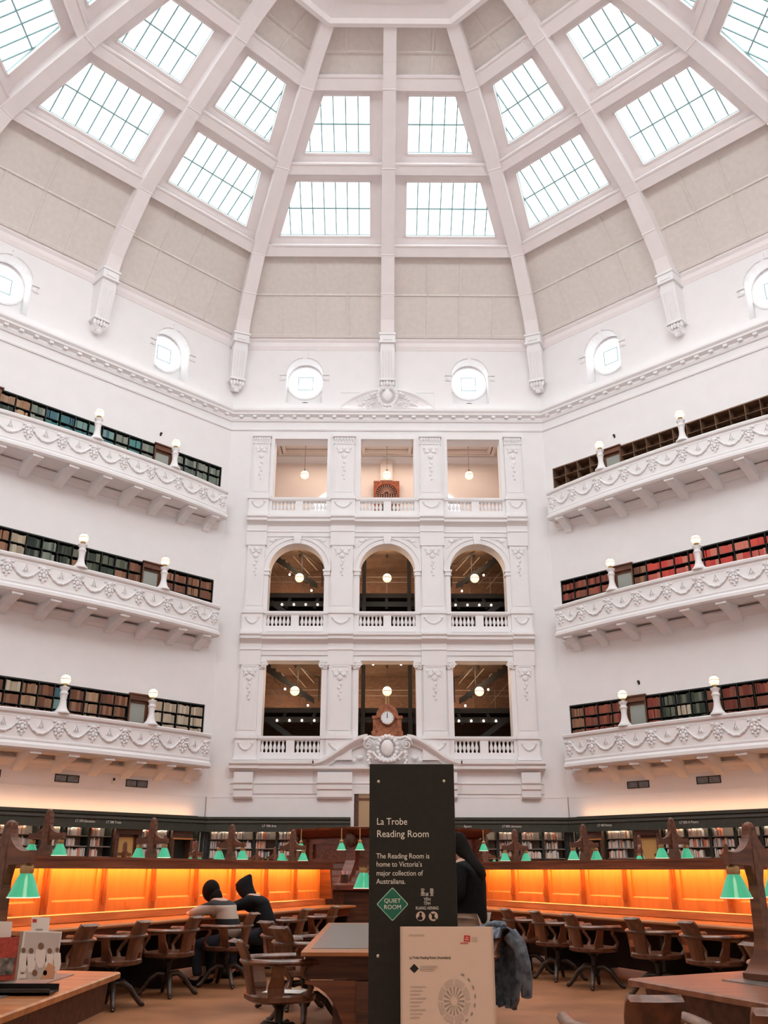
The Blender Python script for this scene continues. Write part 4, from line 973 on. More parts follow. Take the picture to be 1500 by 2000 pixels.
def lamp_mesh():
    # wooden post with two arms and two green shades; foot on the origin, arms along y
    r = mesh_empty('desk_lamp')
    b = MB()
    def sec(h, wx, wy): return [(wx * math.cos(PI / 4 + i * PI / 2) * 1.414 / 2, wy * math.sin(PI / 4 + i * PI / 2) * 1.414 / 2, h) for i in range(4)]
    b.rings([sec(0, .11, .11), sec(.06, .11, .11), sec(.10, .085, .09), sec(.30, .075, .085), sec(.42, .07, .08), sec(.47, .05, .06)])
    b.blob((0, 0, .46), (.035, .04, .045), 10, 6); b.build('post', WOOD, r, None, 40)
    a0 = None
    for sg in (-1, 1):
        a = MB(); o = []; n = 10
        outer = [(.02, .40)] + [(.03 + .165 * (1 - math.cos(i * PI / 2 / n)), .38 - .14 * math.sin(i * PI / 2 / n)) for i in range(n + 1)] + [(.24, .245), (.245, .18), (.06, .17), (.03, .06)]
        a.poly(outer, [], -.025, .025); a.build('arm', WOOD, r, Matrix.Rotation(sg * PI / 2, 4, 'Z'))
        s = MB(); s.lathe([(.026, 0), (.032, -.004), (.034, -.014), (.050, -.045), (.070, -.095), (.086, -.132), (.083, -.132), (.067, -.095), (.047, -.045), (.031, -.018), (.018, -.010)], 20); so = s.build('lamp_shade', GRN, r, Matrix.Translation((0, sg * .20, .138)), 40)
        s = MB(); s.lathe([(.018, .046), (.022, .034), (.036, .026), (.038, .0), (.034, -.012), (.018, -.013)], 14); s.build('shade_holder', BRASS, so, None, 40)
        s = MB(); s.lathe([(.084, -.136), (.087, -.136), (.087, -.131), (.084, -.131), (.084, -.136)], 20, (0, 0, 0), False); s.build('shade_rim', GRNW, so)
        s = MB(); s.blob((0, 0, -.06), (.022, .022, .035), 8, 6); s.build('bulb', MATS.get('lamp_bulb') or mat('lamp_bulb', (1, .95, .8), .4, .2, emit=(1, .88, .62), es=6), so)
    return r
DESKS = [(-22.5, -.26, 'left foreground'), (22.5, .0, 'right foreground'), (-67.5, -.1, 'second on the left'), (67.5, .1, 'second on the right'), (-112.5, 0, 'third on the left'), (112.5, 0, 'third on the right'), (-157.5, 0, 'far left'), (157.5, 0, 'far right')]
# angle measured from the direction of the entrance
def DF(deg, sh): return Matrix.Translation((0, YC, 0)) @ Matrix.Rotation(-PI / 2 + math.radians(deg), 4, 'Z') @ Matrix.Translation((sh, 0, 0))
d0 = None; l0 = None
for deg, sh, nm in DESKS:
    M = DF(deg, sh)
    if d0 is None: d0 = make_desk(); d0.matrix_world = M; dk = d0
    else: dk = copy_tree(d0, None, M)
    tag(dk, 'long wooden reading desk with glowing orange partition, %s spoke' % nm, 'desk', 'radial reading desks')
    for x in (5, 7, 9, 11):
        Ml = M @ Matrix.Translation((x, 0, 1.468))
        if l0 is None: l0 = lamp_mesh(); l0.matrix_world = Ml; lp = l0
        else: lp = copy_tree(l0, None, Ml)
        near = abs(deg) < 30
        tag(lp, ('twin green shaded lamp post, %s from the centre, on the %s desk' % ({5: 'first', 7: 'second', 9: 'third', 11: 'fourth'}[x], nm)), 'lamp', 'desk lamps')
bpy.context.view_layer.update()

# ------------------------------------------------------------------ supervisor's desk in the middle
dz = mesh_empty('enquiry_desk', Matrix.Translation((-.12, 18.6, 0)))
tag(dz, 'dark red wooden canopied enquiry desk standing in the middle of the room', 'desk')
RWOOD = mat('dark_red_polished_wood', (.15, .035, .018), .3, .5, .3, 4, .04, 12, stretch=(.5, 5, 5), col2=(.24, .065, .03), coat=.3)
def octp(r, cy=1.55): return [(r / math.cos(PI / 8) * math.sin(PI / 8 + i * PI / 4), cy + r / math.cos(PI / 8) * math.cos(PI / 8 + i * PI / 4)) for i in range(8)]
def octring(b, rz): b.rings([[(x, y, z) for x, y in octp(r)] for r, z in rz])
b = MB(); octring(b, [(2.1, 0), (2.1, .96)]); b.build('base', DWOOD, dz)
b = MB(); octring(b, [(2.35, .98), (2.42, 1.0), (2.42, 1.08), (2.36, 1.12), (2.2, 1.14)]); b.build('counter', RWOOD, dz)
b = MB(); octring(b, [(2.05, 1.14), (2.02, 1.20), (1.90, 1.24), (1.86, 1.32), (1.76, 1.36), (1.72, 1.44)]); b.build('stepped_back', RWOOD, dz)
b = MB(); octring(b, [(1.70, 1.44), (1.70, 1.95)]); b.build('panel_body', RWOOD, dz)
b = MB(); octring(b, [(1.72, 1.90), (1.84, 1.94), (1.90, 1.98), (2.0, 2.04), (2.02, 2.08), (1.7, 2.10)]); b.build('canopy_cornice', RWOOD, dz)
for i in range(8):
    a = i * PI / 4; Mx = Matrix.Translation((0, 1.55, 0)) @ Matrix.Rotation(a, 4, 'Z')
    b = MB(); b.poly(rect(-.52, .52, 1.47, 1.88), [rect(-.42, .42, 1.53, 1.80)], -1.745, -1.70); b.build('panel_frame', RWOOD, dz, Mx)
    a2 = a + PI / 8; R2 = 1.72 / math.cos(PI / 8); Mx = Matrix.Translation((0, 1.55, 0)) @ Matrix.Rotation(a2, 4, 'Z')
    b = MB(); b.rings([[(-.10, -R2 - .50, 1.14), (.10, -R2 - .50, 1.14), (.10, -R2 + .1, 1.14), (-.10, -R2 + .1, 1.14)], [(-.10, -R2 - .34, 1.26), (.10, -R2 - .34, 1.26), (.10, -R2 + .1, 1.26), (-.10, -R2 + .1, 1.26)], [(-.10, -R2 - .14, 1.50), (.10, -R2 - .14, 1.50), (.10, -R2 + .1, 1.5), (-.10, -R2 + .1, 1.5)], [(-.09, -R2 - .10, 1.90), (.09, -R2 - .10, 1.90), (.09, -R2 + .1, 1.9), (-.09, -R2 + .1, 1.9)]])
    b.build('corner_pilaster', RWOOD, dz, Mx)
    b = MB(); b.blob((0, -R2 - .16, 1.86), (.11, .07, .13), 8, 6); b.build('carved_boss', DWOOD, dz, Mx)
def shade_only(loc, label, grp, hang):
    r = mesh_empty('hanging_lamp', Matrix.Translation(loc)); tag(r, label, 'lamp', grp)
    for ch in l0.children:
        if ch.name.startswith('lamp_shade'):
            c = copy_tree(ch, r); c.matrix_parent_inverse = Matrix(); c.matrix_basis = Matrix.Translation((0, 0, 0)); break
    b = MB(); b.tube([(0, 0, .02), (0, 0, hang)], .010, 6); b.build('hanging_rod', BRASS, r)
    return r
for (x, y, lab) in ((588, 1648, 'left end'), (667, 1648, 'third corner, left lamp of the pair'), (703, 1648, 'third corner, right lamp of the pair'), (944, 1640, 'right end')):
    P = atY(x, y, 17.75 if 600 < x < 900 else 18.3); shade_only((P.x, P.y, 1.80), 'green shade hanging from the enquiry desk canopy, %s' % lab, 'canopy lamps of the enquiry desk', .24)
pc = MB(); pc.lathe([(.06, 0), (.07, .005), (.07, .13), (.06, .135)], 14); P = atY(672, 1716, 16.35)
pc = tag(pc.build('pencil_cup', IRON, None, Matrix.Translation((P.x, P.y, 1.125)), 40), 'dark pencil cup full of pencils on the enquiry desk counter', 'pencil cup')
for i in range(6):
    b = MB(); a = i * 1.05; b.tube([(.02 * math.cos(a), .02 * math.sin(a), .02), (.05 * math.cos(a), .05 * math.sin(a), .185)], .006, 6); b.build('pencil', REDP if i % 2 else PAPER, pc)

# ------------------------------------------------------------------ swivel chairs
def make_chair():
    r = mesh_empty('swivel_chair')          # faces +y, foot at the origin
    b = MB()      # saddled seat
    o = []
    for i in range(20):
        a = 2 * PI * i / 20; rx, ry = .265, .25
        x = rx * math.copysign(abs(math.cos(a)) ** .7, math.cos(a)); y = ry * math.copysign(abs(math.sin(a)) ** .7, math.sin(a)); o.append((x, y))
    b.rings([[(x * .9, y * .9, .385) for x, y in o], [(x, y, .40) for x, y in o], [(x, y, .43) for x, y in o], [(x * .95, y * .95, .442) for x, y in o], [(x * .5, y * .5, .428) for x, y in o]]); b.build('seat', CHW, r, None, 40)
    b = MB()      # horseshoe arm rail
    pts = [(-.275, .20)] + [(-.285 + .0 * i, .14 - .10 * i) for i in range(3)] + [(.285 * math.cos(PI + PI * i / 12), -.06 - .215 * math.sin(PI * i / 12)) for i in range(13)] + [(.285, .04 + .05 * i) for i in range(3)] + [(.275, .20)]
    b.tube([(x, y, .655) for x, y in pts], .034, 8, True, .7); b.build('arm_rail', CHW, r, None, 60)
    b = MB()      # broad splat rising above the rail, with a rolled crest
    rows = [(.43, -.225, .085), (.52, -.245, .085), (.60, -.262, .095), (.655, -.275, .11), (.72, -.30, .115), (.775, -.335, .115), (.795, -.36, .112), (.785, -.385, .11)]
    rr = []
    for z, y, hw in rows:
        cv = [(hw * t, y - .02 * (1 - t * t)) for t in (-1, -.5, 0, .5, 1)]
        rr.append([(x, y_, z) for x, y_ in cv] + [(x, y_ + .024, z + (.012 if z > .78 else 0)) for x, y_ in cv[::-1]])
    b.rings(rr); b.build('backrest', CHW, r, None, 50)
    for sg in (-1, 1):
        b = MB(); b.rings([[(sg * .235 + dx, -.10 + dy, z) for dx, dy in ((-.012, -.06), (.012, -.06), (.012, .06), (-.012, .06))] if z < .5 else [(sg * (.235 + .05 * (z - .43) / .22) + dx, -.10 + dy, z) for dx, dy in ((-.012, -.045), (.012, -.045), (.012, .045), (-.012, .045))] for z in (.43, .49, .56, .645)]); b.build('side_splat', CHW, r)
        b = MB(); pth = [(sg * .245, .13, .43), (sg * .262, .16, .49), (sg * .268, .12, .545), (sg * .272, .08, .59), (sg * .278, .10, .64)]; b.tube(pth, lambda t: .026 - .008 * math.sin(PI * t), 8); b.build('arm_support', CHW, r, None, 60)
    b = MB(); b.lathe([(.12, .385), (.13, .375), (.06, .36), (.035, .33), (.032, .24), (.05, .20), (.06, .16), (.045, .13), (.03, .12)], 12); b.build('pedestal', IRON, r, None, 40)
    l_ = None
    for i in range(4):
        Mx = Matrix.Rotation(PI / 4 + i * PI / 2, 4, 'Z')
        if l_ is None:
            b = MB(); b.tube([(.035, 0, .215), (.11, 0, .225), (.19, 0, .17), (.25, 0, .09), (.30, 0, .03), (.335, 0, .022)], lambda t: .032 - .010 * t, 8); b.blob((.32, 0, .018), (.03, .022, .018), 8, 4); l_ = b.build('leg', MATS.get('near_black_wood') or mat('near_black_wood', (.028, .016, .011), .35, .5, .3, 6, col2=(.06, .032, .02)), r, Mx, 60)
        else:
            c = l_.copy(); COL.objects.link(c); c.parent = r; c.matrix_basis = Mx
    return r
ch0 = None
def chair(x, y, face_deg, label):
    # face_deg: heading the sitter looks along, clockwise from +y
    global ch0
    M = Matrix.Translation((x, y, 0)) @ Matrix.Rotation(-math.radians(face_deg), 4, 'Z') @ Matrix.Diagonal((1.03, 1.03, 1.035, 1))
    if ch0 is None: ch0 = make_chair(); ch0.matrix_world = M; c = ch0
    else: c = copy_tree(ch0, None, M)
    tag(c, label, 'chair', 'wooden swivel chairs'); return c
def crest(px, py, face, back=.36, z=.795):
    # seat centre of a chair whose crest shows at a pixel
    P = atZ(px, py, z); a = math.radians(face); return P.x + math.sin(a) * back, P.y + math.cos(a) * back
CH = [
 (176, 1814, -62, 0.79, 'wooden swivel chair partly hidden by the brochure table, at the left desk'), (283, 1806, -66, 0.79, 'wooden swivel chair at the left desk, second from the brochure table'),
 (386, 1783, -64, 0.865, 'wooden swivel chair just in front of the striped jumper at the left desk'), (497, 1778, -70, 0.857, 'wooden swivel chair behind the hooded person at the left desk'),
 (462, 1832, 68, .838, 'wooden swivel chair nearest the small middle table, with a white reflection patch on its seat'), (545, 1806, 42, .845, 'wooden swivel chair tucked against the edge of the small middle table'),
 (519, 1800, 45, .825, 'wooden swivel chair mostly hidden behind another beside the small middle table'), (600, 1772, -66, 0.845, 'empty wooden swivel chair on the aisle beyond the hooded person'), (657, 1765, -60, 0.86, 'wooden swivel chair at the inner end of the left desk, before the enquiry desk'),
 (985, 1782, 62, 0.78, 'wooden swivel chair at the inner end of the right desk beside the dark coat'), (1042, 1786, 64, 0.785, 'wooden swivel chair second from the inner end of the right desk'),
 (1108, 1794, 64, 0.775, 'wooden swivel chair at the middle of the right desk, turned aside'), (1232, 1800, 60, 0.787, 'wooden swivel chair at the right desk, next to the post lamp table'), (1338, 1800, 62, 0.825, 'wooden swivel chair at the right desk directly left of the table lamp post'),
 (1470, 1852, 70, .795, 'wooden swivel chair peeping out behind the lamp post of the right table')]
for px, py, fd, zc_, lab in CH:
    x, y = crest(px, py, fd, .36, zc_); chair(x, y, fd, lab)
JX, JY = crest(970, 1822, -115, .36, .835); chair(JX, JY, -115, 'wooden swivel chair with a denim jacket over its back beside the poster stand')
x, y = crest(1280, 1964, 0); chair(x, y, 0, 'wooden swivel chair seen from behind at the bottom edge, before the right table')
x, y = crest(1560, 1990, 0, .36, .80); chair(x, y, 8, 'wooden swivel chair cut off by the bottom right corner of the view')
# white sheet imitating a reflection on the nearest chair's seat
x, y = crest(462, 1832, 68, .36, .838)
b = MB(); b.box(-.15, .15, -.105, .105, 0, .002); tag(b.build('seat_reflection', PAPER, None, Matrix.Translation((x + .04, y - .02, .461)) @ Matrix.Rotation(-.2, 4, 'Z')), 'white patch imitating a reflection on the seat of the chair by the middle table', 'reflection')

# ------------------------------------------------------------------ small tables with lamp posts
def table(name, outline, ztop, label, legs, inset=None, cat='table', top=None):
    cx = sum(p[0] for p in outline) / len(outline); cy = sum(p[1] for p in outline) / len(outline)
    r = mesh_empty(name, Matrix.Translation((cx, cy, 0))); tag(r, label, cat)
    loc = [(x - cx, y - cy) for x, y in outline]
    def slab(sc0, sc1, z0, z1): b = MB(); b.rings([[(x * sc0, y * sc0, z0) for x, y in loc], [(x * sc1, y * sc1, z1) for x, y in loc]]); return b
    b = MB(); b.rings([[(x * k_, y * k_, z_) for x, y in loc] for k_, z_ in ((.985, ztop - .04), (1, ztop - .032), (1, ztop - .008), (.992, ztop))]); b.build('tabletop', top or TWOOD, r)
    slab(.94, .95, ztop - .20, ztop - .04).build('apron', DWOOD, r)
    if inset: slab(inset, inset, ztop, ztop + .004).build('writing_surface', MATS.get('grey_leather_inlay') or mat('grey_leather_inlay', (.16, .15, .14), .28, .6, .1, 20), r)
    for (x, y, wx, wy) in legs:
        b = MB(); b.box(x - cx - wx, x - cx + wx, y - cy - wy, y - cy + wy, 0, ztop - .19); b.build('leg', DWOOD, r)
    return r
# left table with brochures
LT = [(-1.90, 6.07), (-1.94, 4.1), (-4.1, 4.1), (-4.1, 6.55)]
table('display_table', LT, .76, 'wooden table with brochures at the left edge, beside the entrance', [(-2.15, 5.85, .07, .07), (-2.2, 4.35, .07, .07), (-3.9, 6.1, .07, .07), (-3.9, 4.35, .07, .07), (-2.35, 5.85, .12, .05)], .80)
RT = [(1.02, 5.74), (1.62, 4.1), (4.4, 4.1), (4.4, 6.5), (2.5, 6.52)]
table('lamp_table', RT, .76, 'wooden table at the right edge carrying a green shaded lamp post', [(1.42, 5.55, .07, .07), (1.95, 4.4, .07, .07), (4.1, 4.4, .07, .07), (4.1, 6.2, .07, .07)], .72, 'table', mat('red_brown_table_wood', (.22, .082, .040), .3, .5, .2, 3, .03, 12, stretch=(.4, 5, 5), col2=(.29, .115, .058), coat=.25))
# middle table on arched end panels
MT = [(-.95, 7.56), (.06, 7.56), (.06, 11.6), (-.95, 11.6)]
mt = table('catalogue_table', MT, .76, 'long wooden table with grey top on arched panels behind the dark sign', [(-.66, 7.72, .05, .05), (-.23, 7.72, .05, .05), (-.445, 11.4, .34, .04)], .88)
b = MB()
out = [(-.64, .56), (.64, .56), (.64, .0), (.56, .0)] + []
arc1 = [(.30 * math.cos(a) * 1.25 + .66 - .66, 0) for a in (0,)]
def archpanel(mb, y0, y1):
    # end panel: centre board between two quarter-circle cutouts
    n = 10; L_ = [(-.47, .56)] + [(-.47 + .33 * math.sin(i * PI / 2 / n), .54 - .0 - .54 * (1 - math.cos(i * PI / 2 / n))) for i in range(n + 1)]
    R_2 = [(-x, z) for x, z in L_[::-1]]
    mb.poly(L_ + R_2, [], y0, y1)
archpanel(b, -2.0, -1.94); b.build('arched_panel', WOOD, mt)
b = MB(); archpanel(b, 1.9, 1.96); b.build('arched_panel', WOOD, mt)
b = MB(); b.box(-.09, .09, -2.03, -1.93, 0, .56); b.build('panel_stile', DWOOD, mt)
def post_lamp(x, y, rot, label, h=.80):
    r = copy_tree(l0, None, Matrix.Translation((x, y, .767)) @ Matrix.Rotation(rot, 4, 'Z')); tag(r, label, 'lamp', 'desk lamps')
    # the taller post of the small tables
    for ch in r.children:
        if ch.name.startswith('post'):
            b = MB()
            def sec(hh, wx, wy): return [(wx * math.cos(PI / 4 + i * PI / 2) * 1.414 / 2, wy * math.sin(PI / 4 + i * PI / 2) * 1.414 / 2, hh) for i in range(4)]
            b.rings([sec(0, .19, .19), sec(.03, .19, .19), sec(.045, .16, .16), sec(.08, .13, .13), sec(.14, .085, .085), sec(.22, .065, .07), sec(h - .38, .06, .065), sec(h - .16, .055, .06), sec(h - .04, .05, .05), sec(h, .045, .045)]); b.blob((0, 0, h - .01), (.032, .032, .03), 10, 6)
            t_ = b.build('post', WOOD, r, None, 40); bpy.data.objects.remove(ch); break
    for ch in list(r.children):
        if not ch.name.startswith('post'): ch.matrix_basis = Matrix.Translation((0, 0, h - .39)) @ ch.matrix_basis
    return r
bpy.context.view_layer.update()
PR = atY(1500, 1900, 5.62); post_lamp(PR.x, 5.62, PI / 2 + .62, 'twin green shaded lamp post standing on the right hand lamp table')
PL_ = atY(10, 1700, 5.55); post_lamp(PL_.x, 5.55, PI / 2 - .62, 'twin green shaded lamp post standing on the left brochure table')
post_lamp(-.30, 8.35, PI / 2, 'twin green shaded lamp post on the middle table, mostly behind the dark sign')

# ------------------------------------------------------------------ sign and poster stand
SY = 4.70
pa = atY(722, 1492, SY); pb = atY(886, 1492, SY)
sg_ = mesh_empty('information_sign', Matrix.Translation(((pa.x + pb.x) / 2, SY, 0)))
tag(sg_, 'tall dark standing sign panel with white welcome text and a green quiet room diamond', 'sign')
hw = (pb.x - pa.x) / 2
b = MB(); b.box(-hw, hw, 0, .035, .03, pa.z); b.build('panel', SIGNB, sg_, None, False, .002)
b = MB(); b.box(-hw - .05, hw + .05, -.16, .20, 0, .03); b.build('base_plate', IRON, sg_)
bpy.context.view_layer.update()
def onsign(x, y, Y=SY): return atY(x, y, Y)
text('La Trobe', 735.3, 794, 1610.7, 1597.4, SY - .002, WHT, sg_); text('Reading Room', 735.3, 836, 1634.9, 1621.3, SY - .002, WHT, sg_)
for ln, x1, yb in (('The Reading Room is', 838.4, 1676.6), ('home to Victoria\u2019s', 823.4, 1692.6), ('major collection of', 825.5, 1710.0), ('Australiana.', 791.6, 1726.2)):
    text(ln, 734.8, x1, yb, yb - 10.2, SY - .002, WHT, sg_)
def flat(pts, m, Y, parent, name, th=.0015):
    P = [atY(x, y, Y) for x, y in pts]; b = MB(); b.poly([(p.x, p.z) for p in P], [], Y - th, Y)
    o = b.build(name, m); o.parent = parent; o.matrix_parent_inverse = parent.matrix_world.inverted(); return o
def dia(cx, cy, rx, ry): return [(cx + rx * sx * (1 - .08), cy + ry * sy * .08 * 1) for sx, sy in ()] or [(cx, cy - ry), (cx + rx, cy), (cx, cy + ry), (cx - rx, cy)]
def rdia(cx, cy, rx, ry, c=.12):
    V = [(0, -1), (1, 0), (0, 1), (-1, 0)]; o = []
    for i in range(4):
        p = V[i]; a = V[i - 1]; d = V[(i + 1) % 4]
        for t in (c, c * .35): o.append((p[0] + (a[0] - p[0]) * t, p[1] + (a[1] - p[1]) * t))
        for t in (c * .35, c): o.append((p[0] + (d[0] - p[0]) * t, p[1] + (d[1] - p[1]) * t))
    return [(cx + rx * (x * (1 - 0)), cy + ry * y) for x, y in o]
flat(rdia(766.5, 1766, 31.5, 33.5), LGREEN, SY - .0005, sg_, 'diamond_border'); flat(rdia(766.5, 1766, 29.0, 31.0), DGREEN, SY - .0015, sg_, 'diamond_face')
text('QUIET', 749.8, 782.2, 1763.0, 1754.8, SY - .0035, WHT, sg_); text('ROOM', 749.6, 782.3, 1775.6, 1767.2, SY - .0035, WHT, sg_)
text('\u5b89', 821.5, 828.5, 1743, 1736, SY - .002, WHT, sg_); text('\u9759', 839.5, 846.5, 1743, 1736, SY - .002, WHT, sg_)
text('\u95b1', 821.5, 828.5, 1749.5, 1743.5, SY - .002, WHT, sg_); text('\u8b80', 830.5, 836.5, 1749.5, 1744.5, SY - .002, WHT, sg_); text('\u5ba4', 839.5, 846.5, 1749.5, 1743.5, SY - .002, WHT, sg_)
text('Y\u00caN', 827.5, 840.5, 1759.2, 1753.4, SY - .002, WHT, sg_); text('T\u0128NH', 827.5, 840.5, 1767.2, 1761.2, SY - .002, WHT, sg_); text('RUANG HENING', 811.8, 856, 1776.6, 1770.2, SY - .002, WHT, sg_)
for cx in (821.6, 846.4):
    flat([(cx + 9 * cos(t), 1789.5 + 9.4 * sin(t)) for t in [2 * PI * i / 24 for i in range(24)]], PINKP, SY - .0005, sg_, 'round_icon')
flat([(819, 1783), (823, 1782), (824.5, 1786), (822.5, 1788), (826, 1793), (824, 1797), (816, 1796.5), (815, 1793), (819, 1789)], INK, SY - .002, sg_, 'quiet_pictogram')
flat([(843, 1785), (849.5, 1784), (848.5, 1788), (848, 1795), (843.5, 1795), (843.5, 1789)], INK, SY - .002, sg_, 'drink_pictogram'); flat([(840, 1783), (841.3, 1782), (853, 1796), (851.7, 1797)], INK, SY - .0025, sg_, 'pictogram_bar')
for x, y in ((739.3, 1526.4), (867.1, 1525.6), (738, 1867.2)):
    P = atY(x, y, SY); b = MB(); b.blob((0, 0, 0), (.0075, .004, .0075), 12, 6); o = b.build('screw_cap', MATS.get('steel_cap') or mat('steel_cap', (.7, .65, .5), .3, .5, metal=.6), None, Matrix.Translation(P), 60); o.parent = sg_; o.matrix_parent_inverse = sg_.matrix_world.inverted()
# poster stand in front
QY = 4.42
pa = atY(782.5, 1810, QY); pb = atY(961.5, 1810, QY)
po = mesh_empty('poster_stand', Matrix.Translation(((pa.x + pb.x) / 2, QY, 0))); tag(po, 'cream poster of the room plan on a stand, in front of the dark sign', 'poster')
hw = (pb.x - pa.x) / 2
b = MB(); b.box(-hw, hw, 0, .006, .50, pa.z); b.build('poster_sheet', PINKP, po)
b = MB(); b.box(-hw - .002, -hw + .004, -.004, .012, .5, pa.z); b.box(hw - .004, hw + .002, -.004, .012, .5, pa.z); b.box(-hw, hw, .006, .012, .5, pa.z); b.build('clear_frame', LGREY, po)
b = MB(); b.box(-.02, .02, .012, .04, 0, .9); b.box(-.15, .15, -.12, .07, 0, .02); b.build('stand_foot', IRON, po)
bpy.context.view_layer.update()
text('La Trobe Reading Room (Australiana)', 799.5, 880, 1872.6, 1867.5, QY - .001, INK, po)
flat(dia(809, 1891.5, 8.6, 9.2), INK, QY - .0005, po, 'diamond_mark')
for i, (x0, x1, y) in enumerate([(820, 855, 1887), (820, 853, 1891), (820, 848, 1895), (799, 829, 1826)]): flat([(x0, y - 1.2), (x1, y - 1.2), (x1, y + 1.2), (x0, y + 1.2)], LGREY, QY - .0005, po, 'grey_text_line')
for i in range(9): 
    y = 1927 + i * 7.5; flat([(801, y - 1.1), (832 - 6 * (i % 3), y - 1.1), (832 - 6 * (i % 3), y + 1.1), (801, y + 1.1)], LGREY, QY - .0005, po, 'grey_text_line')
flat([(906.5, 1826.5), (918.5, 1827.5), (918, 1839.5), (906, 1838.5)], REDP, QY - .0005, po, 'red_logo'); flat([(910, 1830), (914, 1830.4), (914, 1832), (910, 1832)], PINKP, QY - .0015, po, 'logo_cutout'); flat([(908.5, 1834), (915, 1834.4), (915, 1836), (908.5, 1836)], PINKP, QY - .0015, po, 'logo_cutout')
flat([(899, 1841), (914, 1841.4), (914, 1843), (899, 1842.6)], REDP, QY - .0005, po, 'red_text_line'); flat([(921, 1830), (932, 1830), (932, 1838), (921, 1838)], LGREY, QY - .0005, po, 'grey_text_block')
def ringpts(cx, cy, rx, ry, a0=0, a1=360, n=16): return [(cx + rx * cos(radians(a0 + (a1 - a0) * i / n)), cy + ry * sin(radians(a0 + (a1 - a0) * i / n))) for i in range(n + 1)]
cx, cy = 887, 1955
for a in range(8):
    a0 = a * 45 + 4; a1 = a0 + 37; flat(ringpts(cx, cy, 31, 43, a0, a1, 6) + ringpts(cx, cy, 22, 31, a0, a1, 6)[::-1], LGREY, QY - .0005, po, 'plan_segment')
for a in range(16): flat([(cx + 6 * cos(a * PI / 8), cy + 8 * sin(a * PI / 8)), (cx + 20 * cos(a * PI / 8 - .08), cy + 28 * sin(a * PI / 8 - .08)), (cx + 20 * cos(a * PI / 8 + .08), cy + 28 * sin(a * PI / 8 + .08))], GREY, QY - .0005, po, 'plan_desk_mark')
for a in range(-70, 80, 20): flat([(cx + 40 * cos(radians(a)), cy - 4 + 50 * sin(radians(a))), (cx + 43 * cos(radians(a)), cy - 4 + 54 * sin(radians(a))), (cx + 43 * cos(radians(a + 8)), cy - 4 + 54 * sin(radians(a + 8))), (cx + 40 * cos(radians(a + 8)), cy - 4 + 50 * sin(radians(a + 8)))], GREY, QY - .0005, po, 'plan_shelf_mark')

# ------------------------------------------------------------------ brochures on the left table
BY = 4.98
def card(name, pts, m, label, cat, lean=0.0, th=.004, dy=0.0, group=None):
    P = [atY(x, y, BY + dy) for x, y in pts]; cx_ = sum(p.x for p in P) / len(P); zb = min(p.z for p in P)
    b = MB(); b.poly([(p.x - cx_, p.z - zb) for p in P], [], -th / 2, th / 2)
    o = b.build(name, m, None, Matrix.Translation((cx_, BY + dy, zb))); tag(o, label, cat, group); return o
bt_ = MB(); p0 = atY(-60, 1914, BY); p1 = atY(104, 1921, BY); bt_.box(p0.x, p1.x, BY - .05, BY + .10, .765, .775); bt_.box(p0.x, p1.x, BY - .05, BY - .04, .765, .79); bt_.box(p0.x, p1.x, BY + .09, BY + .10, .765, .80)
tr = tag(bt_.build('brochure_tray', IRON), 'shallow dark tray holding the brochures on the left table', 'tray')
c1 = card('brochure', [(33, 1915), (107, 1912), (121, 1820), (47, 1818)], PAPER, 'grey and white brochure with a team photograph, on the left table', 'brochure', 0, .008, 0)
bpy.context.view_layer.update()
flat([(28, 1915), (33, 1915), (47, 1819), (40, 1819)], GREY, BY - .002, c1, 'spine')
PHG = mat('photo_grey', (.55, .52, .50), .4, .3, .05, 6); SKIN_P = mat('photo_skin', (.22, .13, .09), .5, .3); SHIRT = mat('photo_white_shirts', (.78, .75, .74), .5, .3)
flat([(38, 1912), (106, 1910), (119.5, 1822), (50, 1820.5)], PHG, BY - .0045, c1, 'cover_photo')
for hx, hy, sc_, dk_ in ((46, 1856, 1.0, 0), (61, 1857, 1.1, 0), (80, 1848, 1.35, 0), (97, 1857, 1.05, 1), (112, 1855, .9, 0), (44, 1903, .8, 0), (68, 1900, 1.2, 0), (88, 1900, 1.0, 0)):
    if hy < 1880: flat([(hx - 7 * sc_, hy + 6), (hx + 7 * sc_, hy + 6), (hx + 8 * sc_, hy + 28), (hx + 3, hy + 42), (hx - 5, hy + 42), (hx - 9 * sc_, hy + 26)], SHIRT, BY - .0058, c1, 'figure_shirt')
    flat(ringpts(hx, hy, 4.2 * sc_, 5.2 * sc_, 0, 345, 12), SKIN_P, BY - .0068, c1, 'figure_head')
flat([(78, 1913), (104, 1911), (108, 1888), (95, 1880)], mat('photo_orange_glare', (.60, .33, .20), .4, .3), BY - .0068, c1, 'lower_figures')
flat([(38, 1911), (50, 1910.5), (51, 1902), (39, 1903)], PAPER, BY - .0075, c1, 'white_label')
c2 = card('brochure', [(-60, 1914), (27, 1914), (39, 1829), (-48, 1834)], mat('red_brochure', (.42, .07, .05), .5, .3, .2, 60), 'red brochure with a dark photograph, at the left edge of the left table', 'brochure', 0, .008, .006)
bpy.context.view_layer.update()
flat([(-58, 1908), (25, 1903), (31, 1870), (-52, 1874)], mat('dark_photo', (.09, .09, .08), .4, .3, .5, 30, col2=(.35, .30, .27)), BY + .0, c2, 'cover_photo')
c3 = card('header_card', [(58, 1860), (90, 1860), (98, 1792), (62, 1791)], PAPER, 'white header card reading new behind the team photograph brochure', 'card', 0, .003, .05)
bpy.context.view_layer.update(); text('new', 69, 83, 1817.5, 1812, BY + .047, GREY, c3); flat([(64, 1795), (72, 1795.3), (71.5, 1801.5), (63.5, 1801.2)], REDP, BY + .0475, c3, 'red_logo')
